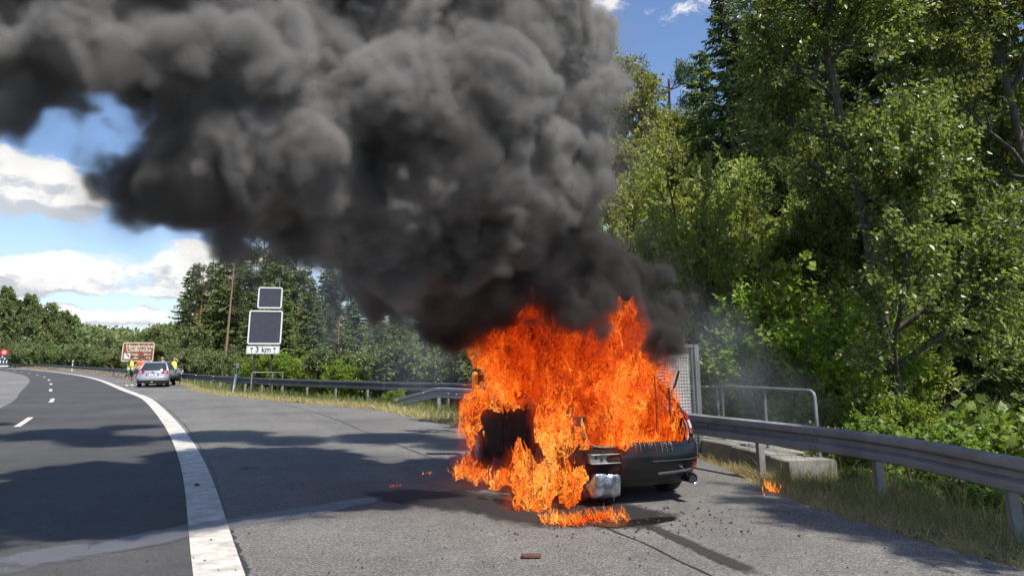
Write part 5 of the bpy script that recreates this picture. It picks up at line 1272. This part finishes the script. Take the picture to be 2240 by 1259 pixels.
def flame_material(name, layer):
    m = bpy.data.materials.new(name); m.use_nodes = True; N = NT(m.node_tree); N.n.clear(); MATS[name] = m
    t = N.new('ShaderNodeTexCoord').outputs['Object']; x, y, z = N.sep(t)
    st_ = N.comb(x, y, N.math('MULTIPLY', z, .55))
    wn = N.noise(st_, 2.6, 3, .6, out='Color'); wv = N.vmath('SCALE', N.vmath('SUBTRACT', wn, (.5, .5, .5)), scale=.55)
    p = N.vmath('ADD', st_, wv); w2 = N.noise(p, 9.0, 3, .6, out='Color'); p2 = N.vmath('ADD', p, N.vmath('SCALE', N.vmath('SUBTRACT', w2, (.5, .5, .5)), scale=.16))
    def ridge(v, sc, wid, det=2):
        n = N.noise(v, sc, det, .55); return N.maprange(N.math('ABSOLUTE', N.math('SUBTRACT', n, .5)), 0, wid, 1, 0, 'SMOOTHSTEP')
    r1 = ridge(p2, 5.5, .026); r2 = ridge(p2, 12.0, .034); r3 = ridge(N.vmath('ADD', p2, (7., 3., 1.)), 24.0, .06, 1)
    fil = N.math('MAXIMUM', N.math('MAXIMUM', r1, N.math('MULTIPLY', r2, .9)), N.math('MULTIPLY', r3, .65))
    big = N.noise(p, 1.9, 4, .6); mid = N.noise(p2, 5.0, 4, .65)
    heat = N.math('ADD', N.math('MULTIPLY', N.maprange(big, .25, .75, .12, .88), .55), N.math('MULTIPLY', mid, .45))
    hz_ = N.maprange(z, .5, 2.0, .075, -.18)                                   # hotter and yellower low down near the fuel
    heat = N.math('ADD', heat, hz_)
    base = N.ramp(heat, [(.36, (.035, .002, .001)), (.44, (.26, .008, .001)), (.51, (.70, .030, .001)), (.58, (.95, .075, .002)), (.68, (1.0, .17, .005))])
    hot = N.ramp(heat, [(.36, (.80, .055, .003)), (.46, (1.2, .20, .012)), (.55, (1.35, .42, .045)), (.66, (1.5, .72, .13))])
    col = N.mix(N.math('MULTIPLY', fil, .95), base, hot)
    em = N.new('ShaderNodeEmission'); N.l.new(col, em.inputs['Color']); em.inputs['Strength'].default_value = FIRE_STR
    tr = N.new('ShaderNodeBsdfTransparent'); mx = N.new('ShaderNodeMixShader')
    cut = N.noise(p2, 6.5, 4, .65)
    if layer == 'inner': a = N.maprange(cut, .34, .52, .05, 1)
    elif layer == 'outer': a = N.math('MAXIMUM', N.maprange(cut, .50, .66, 0, .75), N.math('MULTIPLY', N.math('MAXIMUM', r1, r2), .8))
    else: a = N.math('MAXIMUM', N.maprange(cut, .42, .60, .1, .85), N.math('MULTIPLY', fil, .85))
    N.l.new(a, mx.inputs[0]); N.l.new(tr.outputs[0], mx.inputs[1]); N.l.new(em.outputs[0], mx.inputs[2])
    o = N.new('ShaderNodeOutputMaterial'); N.l.new(mx.outputs[0], o.inputs['Surface']); return m
FIRE_STR = 0.82
fire = empty('fire', (C0.x, C0.y, 0), 0, 'orange and yellow flames engulfing the black estate car', 'fire')
def flame_layer(name, m, iso, vox, seed):
    o = empty_mesh_obj(name); o.parent = fire; o.matrix_parent_inverse = Matrix.Translation(-fire.location)
    g, G, gi, go = group_tree(name + '_nodes'); pos = G.new('GeometryNodeInputPosition').outputs[0]
    # turbulence: the field is dragged upward so that the surface breaks into licking tongues
    n1 = G.noise(G.vmath('MULTIPLY', G.vmath('ADD', pos, (seed, 0., 0.)), (1., 1., .55)), 3.2, 3, .6, out='Color'); n2 = G.noise(G.vmath('MULTIPLY', G.vmath('ADD', pos, (0., seed, 0.)), (1., 1., .38)), 9.0, 3, .6)
    q = G.vmath('ADD', pos, G.vmath('MULTIPLY', G.vmath('SUBTRACT', n1, (.5, .5, .56)), (.46, .46, .74)))
    d = sdf_nodes(G, q, FL, .08); d = G.math('ADD', d, G.math('MULTIPLY', G.math('SUBTRACT', n2, .52), .42 if iso > 0 else .30))
    d = G.math('SUBTRACT', d, iso)
    vol = volume_cube(G, G.maprange(d, .12, -.12, 0, 1), tuple(flo), tuple(fhi), vox)
    vm = G.new('GeometryNodeVolumeToMesh'); G.l.new(vol, vm.inputs['Volume']); vm.inputs['Threshold'].default_value = .5
    ss = G.new('GeometryNodeSetShadeSmooth'); G.l.new(vm.outputs[0], ss.inputs[0])
    sm = G.new('GeometryNodeSetMaterial'); G.l.new(ss.outputs[0], sm.inputs[0]); sm.inputs['Material'].default_value = m
    G.l.new(sm.outputs[0], go.inputs[0]); md = o.modifiers.new('nodes', 'NODES'); md.node_group = g; return o
def glow_part():
    o = empty_mesh_obj('flame_glow'); o.parent = fire; o.matrix_parent_inverse = Matrix.Translation(-fire.location); o['kind'] = 'stuff'
    g, G, gi, go = group_tree('flame_glow_nodes'); pos = G.new('GeometryNodeInputPosition').outputs[0]
    n1 = G.noise(G.vmath('MULTIPLY', pos, (1., 1., .55)), 3.2, 3, .6, out='Color'); n2 = G.noise(G.vmath('MULTIPLY', pos, (1., 1., .4)), 7.0, 3, .6)
    q = G.vmath('ADD', pos, G.vmath('MULTIPLY', G.vmath('SUBTRACT', n1, (.5, .5, .58)), (.42, .42, .75)))
    d = sdf_nodes(G, q, FL, .12); d = G.math('ADD', d, G.math('MULTIPLY', G.math('SUBTRACT', n2, .5), .5))
    vol = volume_cube(G, G.maprange(d, .16, -.10, 0, 1, 'SMOOTHSTEP'), tuple(flo), tuple(fhi), .045)
    m = bpy.data.materials.new('flame_gas'); m.use_nodes = True; N = NT(m.node_tree); N.n.clear()
    at_ = N.new('ShaderNodeAttribute', attribute_name='density').outputs['Fac']
    pv = N.new('ShaderNodeVolumePrincipled'); pv.inputs['Color'].default_value = (.25, .12, .06, 1); pv.inputs['Density'].default_value = 1.0; pv.inputs['Anisotropy'].default_value = 0
    pv.inputs['Emission Color'].default_value = (1.0, .075, .004, 1); N.l.new(N.math('MULTIPLY', at_, .75), pv.inputs['Emission Strength'])
    oo = N.new('ShaderNodeOutputMaterial'); N.l.new(pv.outputs[0], oo.inputs['Volume'])
    sm = G.new('GeometryNodeSetMaterial'); G.l.new(vol, sm.inputs[0]); sm.inputs['Material'].default_value = m
    G.l.new(sm.outputs[0], go.inputs[0]); md = o.modifiers.new('nodes', 'NODES'); md.node_group = g
glow_part()
M_fi, M_fo, M_ft = flame_material('flame_body', 'inner'), flame_material('flame_veil', 'outer'), flame_material('flame_tongues', 'tongue')
flame_layer('flame_body', M_fi, -.06, .035, 0.)
flame_layer('flame_veil', M_fo, .03, .032, 4.)
def tongues(name, items, m, seed, parent=None):
    """curved tapering ribbons: (root, direction, length, width)"""
    random.seed(seed); V, F_ = [], []
    for p, d, l, w_ in items:
        d = d.normalized(); s = d.orthogonal().normalized(); s = Matrix.Rotation(random.uniform(0, PI), 3, d) @ s; cur = p.copy(); K = 7; b = len(V); k1, k2 = random.uniform(3, 6), random.uniform(0, 6)
        for j in range(K + 1):
            f = j / K; ww = w_ * (math.sin(PI * min(1, f * .9 + .12)) ** .8) * (1 - f * .35) + .0005
            c = cur + s * math.sin(k2 + f * k1) * l * .10; n_ = d.cross(s)
            V += [c - s * ww, c + n_ * ww * .35, c + s * ww]
            d = (d + Vector((random.gauss(0, .12) - .03, random.gauss(0, .12), .12))).normalized(); cur = cur + d * l / K
        for j in range(K):
            for k in range(2): F_.append((b + j * 3 + k, b + j * 3 + k + 1, b + j * 3 + k + 4, b + j * 3 + k + 3))
    o = MB().add(V, F_).build(name, m, parent, True)
    if parent is not None: o.matrix_parent_inverse = Matrix.Translation(-parent.location)
    return o
random.seed(31); it = []
for p, r in FL:
    n = int(5 + r * 40)
    for k in range(n):
        a = random.uniform(0, 2 * PI); e = random.uniform(-.3, 1.2); dd_ = Vector((math.cos(a) * math.cos(e), math.sin(a) * math.cos(e), math.sin(e)))
        l = random.uniform(.07, .20) + r * .25
        it.append((p + dd_ * r * random.uniform(.7, .95), (dd_ * .5 + Vector((-.12, 0, .8))), l, random.uniform(.008, .026)))
for k in range(170):   # fringe along the lower lip of the tail opening
    x = random.uniform(-.62, .62); q = surf(.64, a_of_x(x, .64), .01); W_ = Matrix.Rotation(CY, 3, 'Z') @ q + C0
    it.append((W_ + Vector((0, random.uniform(-.02, .12), random.uniform(0, .05))), Vector((random.uniform(-.5, .3), -.25, 1)), random.uniform(.10, .26), random.uniform(.008, .02)))
o = tongues('flame_tongue', it, M_ft, 6, fire); o['kind'] = 'stuff'
def ground_fire(name, pix, n, l, label, z=.02, sp=.03, up=.6, w_=.012, t=None):
    random.seed(n + int(pix[0][0])); its = []
    for k in range(n):
        f = random.random() * (len(pix) - 1); i = int(f); px = pix[i][0] + (pix[i + 1][0] - pix[i][0]) * (f - i); py = pix[i][1] + (pix[i + 1][1] - pix[i][1]) * (f - i)
        q = on(px, py, z) if t is None else at(px, py, t); q += Vector((random.gauss(0, sp), random.gauss(0, sp * 2), 0))
        its.append((q, Vector((random.uniform(-.9, .4), random.uniform(-.3, .3), up)), random.uniform(.5, 1) * l, random.uniform(.5, 1) * w_))
    c = sum((i_[0] for i_ in its), Vector()) / len(its); r = empty(name, (c.x, c.y, 0), 0, label, 'fire'); o = tongues('flame_tongue', its, M_ft, n, r); o['kind'] = 'stuff'; return r
ground_fire('ground_fire', [(1190, 1141), (1240, 1146), (1300, 1140), (1370, 1132)], 190, .17, 'low flames running along the asphalt in front of the burning car', up=.35, sp=.05, w_=.014)
ground_fire('ground_fire', [(995, 1034), (1020, 1042), (1060, 1056), (1110, 1062)], 110, .15, 'red flames on the asphalt below the left flank of the burning car', up=.9, sp=.05)
ground_fire('ground_fire', [(858, 1064), (875, 1062)], 8, .055, 'tiny flame on the asphalt, farthest left of the burning car', up=.15, sp=.015)
ground_fire('ground_fire', [(925, 1037), (948, 1034)], 8, .055, 'tiny flame on the asphalt between the farthest flame and the car', up=.15, sp=.015)
ground_fire('grass_fire', [(1678, 1082), (1690, 1070), (1700, 1080)], 34, .16, 'small fire in the dry grass by the concrete wall under the guard rail', up=1.2, sp=.03)
# ------------------------------------------------------------------ smoke: a density grid made by nodes from billows and noise
SM = []
def blob(px, py, r, t, sy=1.0):
    if py > 550 and t > 8.9: t = t + .65
    if py > 640 and px < 1340: py -= 22
    if t < 9.0 and py < 600: t = t - 1.8 * min(1, max(0, (1250 - px) / 900))
    p = at(px, py, t); SM.append((p, r * t / F_PX))
for (px, py, r, t) in [
    (1395, 690, 80, 9.4), (1320, 640, 105, 9.3), (1430, 715, 55, 9.6), (1200, 660, 110, 9.2), (1100, 680, 95, 9.4), (1000, 690, 80, 9.6), (1255, 600, 95, 9.2),
    (1385, 620, 70, 9.5), (1180, 560, 120, 9.0), (1080, 600, 115, 9.1), (960, 620, 100, 9.2), (890, 650, 75, 9.2), (820, 610, 75, 9.0), (1320, 725, 60, 10.2), (1180, 740, 70, 10.4),
    (1190, 430, 100, 8.8), (1225, 310, 105, 8.9), (1250, 200, 95, 8.8), (1235, 95, 90, 8.8), (1120, 480, 130, 8.7), (1000, 500, 140, 8.7),
    (980, 340, 175, 8.3), (1090, 190, 150, 8.2), (900, 520, 130, 8.8), (760, 540, 95, 8.8), (800, 420, 180, 8.5), (690, 500, 90, 8.6),
    (840, 250, 190, 8.2), (650, 330, 170, 8.2), (600, 420, 95, 8.3), (500, 400, 105, 8.2), (430, 430, 85, 8.2), (340, 430, 70, 8.3), (330, 330, 70, 8.2), (520, 450, 65, 8.2), (400, 320, 110, 8.0), (355, 410, 62, 8.3),
    (500, 240, 165, 8.0), (355, 210, 90, 8.0), (400, 110, 140, 7.8), (300, 90, 110, 7.8), (640, 150, 140, 8.1), (860, 90, 120, 8.6), (1060, 50, 115, 8.8),
    (1160, 10, 110, 8.9), (540, 20, 130, 8.1), (170, 40, 120, 7.6), (60, 110, 105, 7.5), (30, 180, 70, 7.5), (115, 175, 55, 7.6), (-70, 60, 150, 7.4), (215, 120, 75, 7.8), (150, 150, 70, 7.7),
    (1020, -110, 190, 9.0), (750, -150, 170, 8.6), (450, -140, 190, 8.2), (150, -130, 190, 7.8), (-150, -80, 200, 7.4), (-420, -20, 220, 7.2), (-700, -60, 220, 7.2),
    (900, -330, 180, 9.0), (550, -330, 200, 8.6), (200, -330, 200, 8.0), (-200, -300, 230, 7.6), (-560, -300, 240, 7.4)]:
    blob(px, py, r, t)
for _b in [(1285, 676, 34, 8.95), (1238, 655, 50, 9.0), (1450, 742, 34, 9.0), (1095, 690, 46, 9.3), (1140, 650, 46, 9.2), (1320, 655, 36, 9.0)]: p_ = at(_b[0], _b[1], _b[3]); SM.append((p_, _b[2] * _b[3] / F_PX))
random.seed(5)
for p, r in list(SM):                       # the plume is as deep as it is wide
    if p.z > 3.2:
        f = 1 + random.uniform(.8, 1.4) / p.y; o_ = Vector((0, 0, CAMH)); SM.append((o_ + (p - o_) * f + Vector((random.uniform(-.15, .15), 0, random.uniform(-.1, .15))), r * f * .95))
lo = Vector((min(p.x - r for p, r in SM), min(p.y - r for p, r in SM), min(p.z - r for p, r in SM))) - Vector((.5,) * 3)
hi = Vector((max(p.x + r for p, r in SM), max(p.y + r for p, r in SM), max(p.z + r for p, r in SM))) + Vector((.5,) * 3)
print('SMOKE BOX', lo, hi, len(SM))
def billow(G, pos):
    """cauliflower relief of the smoke, in metres, positive = outward"""
    wn = G.noise(pos, .9, 3, .5, out='Color')
    pw = G.vmath('ADD', pos, G.vmath('SCALE', G.vmath('SUBTRACT', wn, (0.5, 0.5, 0.5)), scale=0.75))
    a = G.voro(pw, 1.05, 'SMOOTH_F1', smooth=.2); b = G.voro(pw, 2.3, 'F1'); c = G.voro(pw, 5.2, 'F1'); e = G.voro(pw, 11.0, 'F1')
    n = G.noise(pw, 6.0, 5, .66); mod = G.maprange(G.noise(pos, .8, 2, .5), .35, .65, .35, 1.2)
    s = G.math('MULTIPLY', G.math('SUBTRACT', 0.45, a), 0.55)
    s = G.math('ADD', s, G.math('MULTIPLY', G.math('SUBTRACT', 0.48, b), 0.34))
    f = G.math('MULTIPLY', G.math('SUBTRACT', 0.5, c), 0.21)
    f = G.math('ADD', f, G.math('MULTIPLY', G.math('SUBTRACT', 0.5, e), 0.06))
    f = G.math('ADD', f, G.math('MULTIPLY', G.math('SUBTRACT', n, 0.5), 0.50))
    s = G.math('ADD', s, G.math('MULTIPLY', f, mod))
    return s
VOX = 0.042
N_HALF = 0.35
smoke_root = bpy.data.objects.new('smoke_plume', None); COL.objects.link(smoke_root); smoke_root.location = (0, 0, 0)
tag(smoke_root, 'thick billowing black and grey smoke plume rising from the burning car and drifting left', 'smoke')
def smoke_part(name, mat, core):
    o = empty_mesh_obj(name); o.parent = smoke_root
    g, G, gi, go = group_tree(name + '_nodes')
    pos = G.new('GeometryNodeInputPosition').outputs[0]
    d = G.math('SUBTRACT', sdf_nodes(G, pos, SM), billow(G, pos))
    if core:
        dens = G.maprange(d, 0.4, -0.4, 0, 1)
        vol = volume_cube(G, dens, tuple(lo), tuple(hi), .1)
        vm = G.new('GeometryNodeVolumeToMesh'); vm.resolution_mode = 'GRID' if not hasattr(vm, 'x') else 'GRID'
        G.l.new(vol, vm.inputs['Volume']); vm.inputs['Threshold'].default_value = 0.5 + 0.5 * (0.30 / 0.4)
        ss = G.new('GeometryNodeSetShadeSmooth'); G.l.new(vm.outputs[0], ss.inputs[0]); outg = ss.outputs[0]
    else:
        dens = G.maprange(d, 0.05, -0.12, 0, 1, 'SMOOTHSTEP')
        veil = G.math('MULTIPLY', G.maprange(d, .55, .05, 0, .03, 'SMOOTHSTEP'), G.maprange(G.noise(pos, 2.2, 4, .6), .42, .62, 0, 1))
        dens = G.math('MAXIMUM', dens, veil)
        outg = volume_cube(G, dens, tuple(lo), tuple(hi), VOX)
    sm = G.new('GeometryNodeSetMaterial'); G.l.new(outg, sm.inputs[0]); sm.inputs['Material'].default_value = mat
    G.l.new(sm.outputs[0], go.inputs[0])
    md = o.modifiers.new('nodes', 'NODES'); md.node_group = g
    return o
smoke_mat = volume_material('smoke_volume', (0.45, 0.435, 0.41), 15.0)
_N = NT(smoke_mat.node_tree); _pv = [n for n in smoke_mat.node_tree.nodes if n.type == 'PRINCIPLED_VOLUME'][0]     # dark-to-pale contrast put into the colour: darker near the fire, uneven beyond
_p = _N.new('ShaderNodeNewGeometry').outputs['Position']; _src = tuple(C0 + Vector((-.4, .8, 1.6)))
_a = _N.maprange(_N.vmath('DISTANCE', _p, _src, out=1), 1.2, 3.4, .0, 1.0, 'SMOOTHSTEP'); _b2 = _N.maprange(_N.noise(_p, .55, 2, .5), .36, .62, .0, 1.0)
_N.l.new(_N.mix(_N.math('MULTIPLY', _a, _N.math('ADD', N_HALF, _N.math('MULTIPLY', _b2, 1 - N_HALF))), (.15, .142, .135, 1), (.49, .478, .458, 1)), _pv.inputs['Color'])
core_mat = bpy.data.materials.new('smoke_core'); core_mat.use_nodes = True
_b = core_mat.node_tree.nodes['Principled BSDF']; _b.inputs['Base Color'].default_value = (.03, .029, .028, 1); _b.inputs['Roughness'].default_value = 1
_b.inputs['Specular IOR Level'].default_value = 0
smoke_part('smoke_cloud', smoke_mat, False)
smoke_part('smoke_core', core_mat, True)

smoke_root.children[0]['kind'] = 'stuff'
for c_ in smoke_root.children:
    if c_.name == 'smoke_cloud': c_['kind'] = 'stuff'
# unseen smoke added above the view; its gaps cast shade bands on the road
UP = [(Vector(a), r) for a, r in [((3.0, 10.4, 9.2), 1.1), ((1.4, 11.4, 9.6), 1.2), ((-.6, 10.8, 9.7), 1.0), ((-2.4, 11.9, 9.5), 1.2), ((-4.2, 10.9, 9.6), 1.1), ((-6.0, 12.2, 9.6), 1.3), ((-7.8, 11.2, 9.5), 1.1), ((-9.8, 12.3, 9.7), 1.3), ((-11.8, 11.8, 9.6), 1.3), ((-5.0, 13.6, 10.4), .8), ((-9.2, 14.2, 10.5), .9)]]
ul = Vector([min(p[i] - r for p, r in UP) for i in range(3)]) - Vector((.4,) * 3); uh = Vector([max(p[i] + r for p, r in UP) for i in range(3)]) + Vector((.4,) * 3)
o = empty_mesh_obj('added_shade_smoke'); o.parent = smoke_root; o['kind'] = 'stuff'
g, G, gi, go = group_tree('upper_smoke_nodes'); pos = G.new('GeometryNodeInputPosition').outputs[0]
d = G.math('SUBTRACT', sdf_nodes(G, pos, UP), billow(G, pos)); vol = volume_cube(G, G.maprange(d, .12, -.35, 0, 1, 'SMOOTHSTEP'), tuple(ul), tuple(uh), .09)
sm = G.new('GeometryNodeSetMaterial'); G.l.new(vol, sm.inputs[0]); sm.inputs['Material'].default_value = volume_material('added_shade_smoke_volume', (.45, .435, .41), 3.5)
G.l.new(sm.outputs[0], go.inputs[0]); md = o.modifiers.new('nodes', 'NODES'); md.node_group = g
# thin blue-grey smoke drifting low on both sides of the car
TS = [(at(1600, 800, 12.0), .8), (at(1680, 880, 11.0), .7), (at(1560, 880, 12.0), .6), (at(1760, 900, 10.6), .5), (at(1560, 740, 11.5), .7),
      (at(1000, 1065, 8.9), .30), (at(940, 1075, 8.8), .26), (at(870, 1085, 8.7), .20), (at(1050, 1055, 9.0), .35), (at(1000, 980, 9.6), .45), (at(985, 900, 10.5), .5), (at(900, 780, 12), .9), (at(760, 700, 13), .9), (at(1000, 800, 11), .6)]
tl_ = Vector([min(p[i] - r for p, r in TS) for i in range(3)]) - Vector((.3,) * 3); th_ = Vector([max(p[i] + r for p, r in TS) for i in range(3)]) + Vector((.3,) * 3); tl_.z = max(.03, tl_.z)
o = empty_mesh_obj('thin_smoke'); o['kind'] = 'stuff'
g, G, gi, go = group_tree('thin_smoke_nodes'); pos = G.new('GeometryNodeInputPosition').outputs[0]
d = sdf_nodes(G, pos, TS, .35); n = G.noise(pos, 1.6, 4, .6)
vol = volume_cube(G, G.math('MULTIPLY', G.maprange(d, .15, -.5, 0, 1, 'SMOOTHSTEP'), G.maprange(n, .38, .66, .05, 1)), tuple(tl_), tuple(th_), .1)
sm = G.new('GeometryNodeSetMaterial'); G.l.new(vol, sm.inputs[0]); sm.inputs['Material'].default_value = volume_material('thin_smoke', (.55, .60, .66), .30)
G.l.new(sm.outputs[0], go.inputs[0]); md = o.modifiers.new('nodes', 'NODES'); md.node_group = g
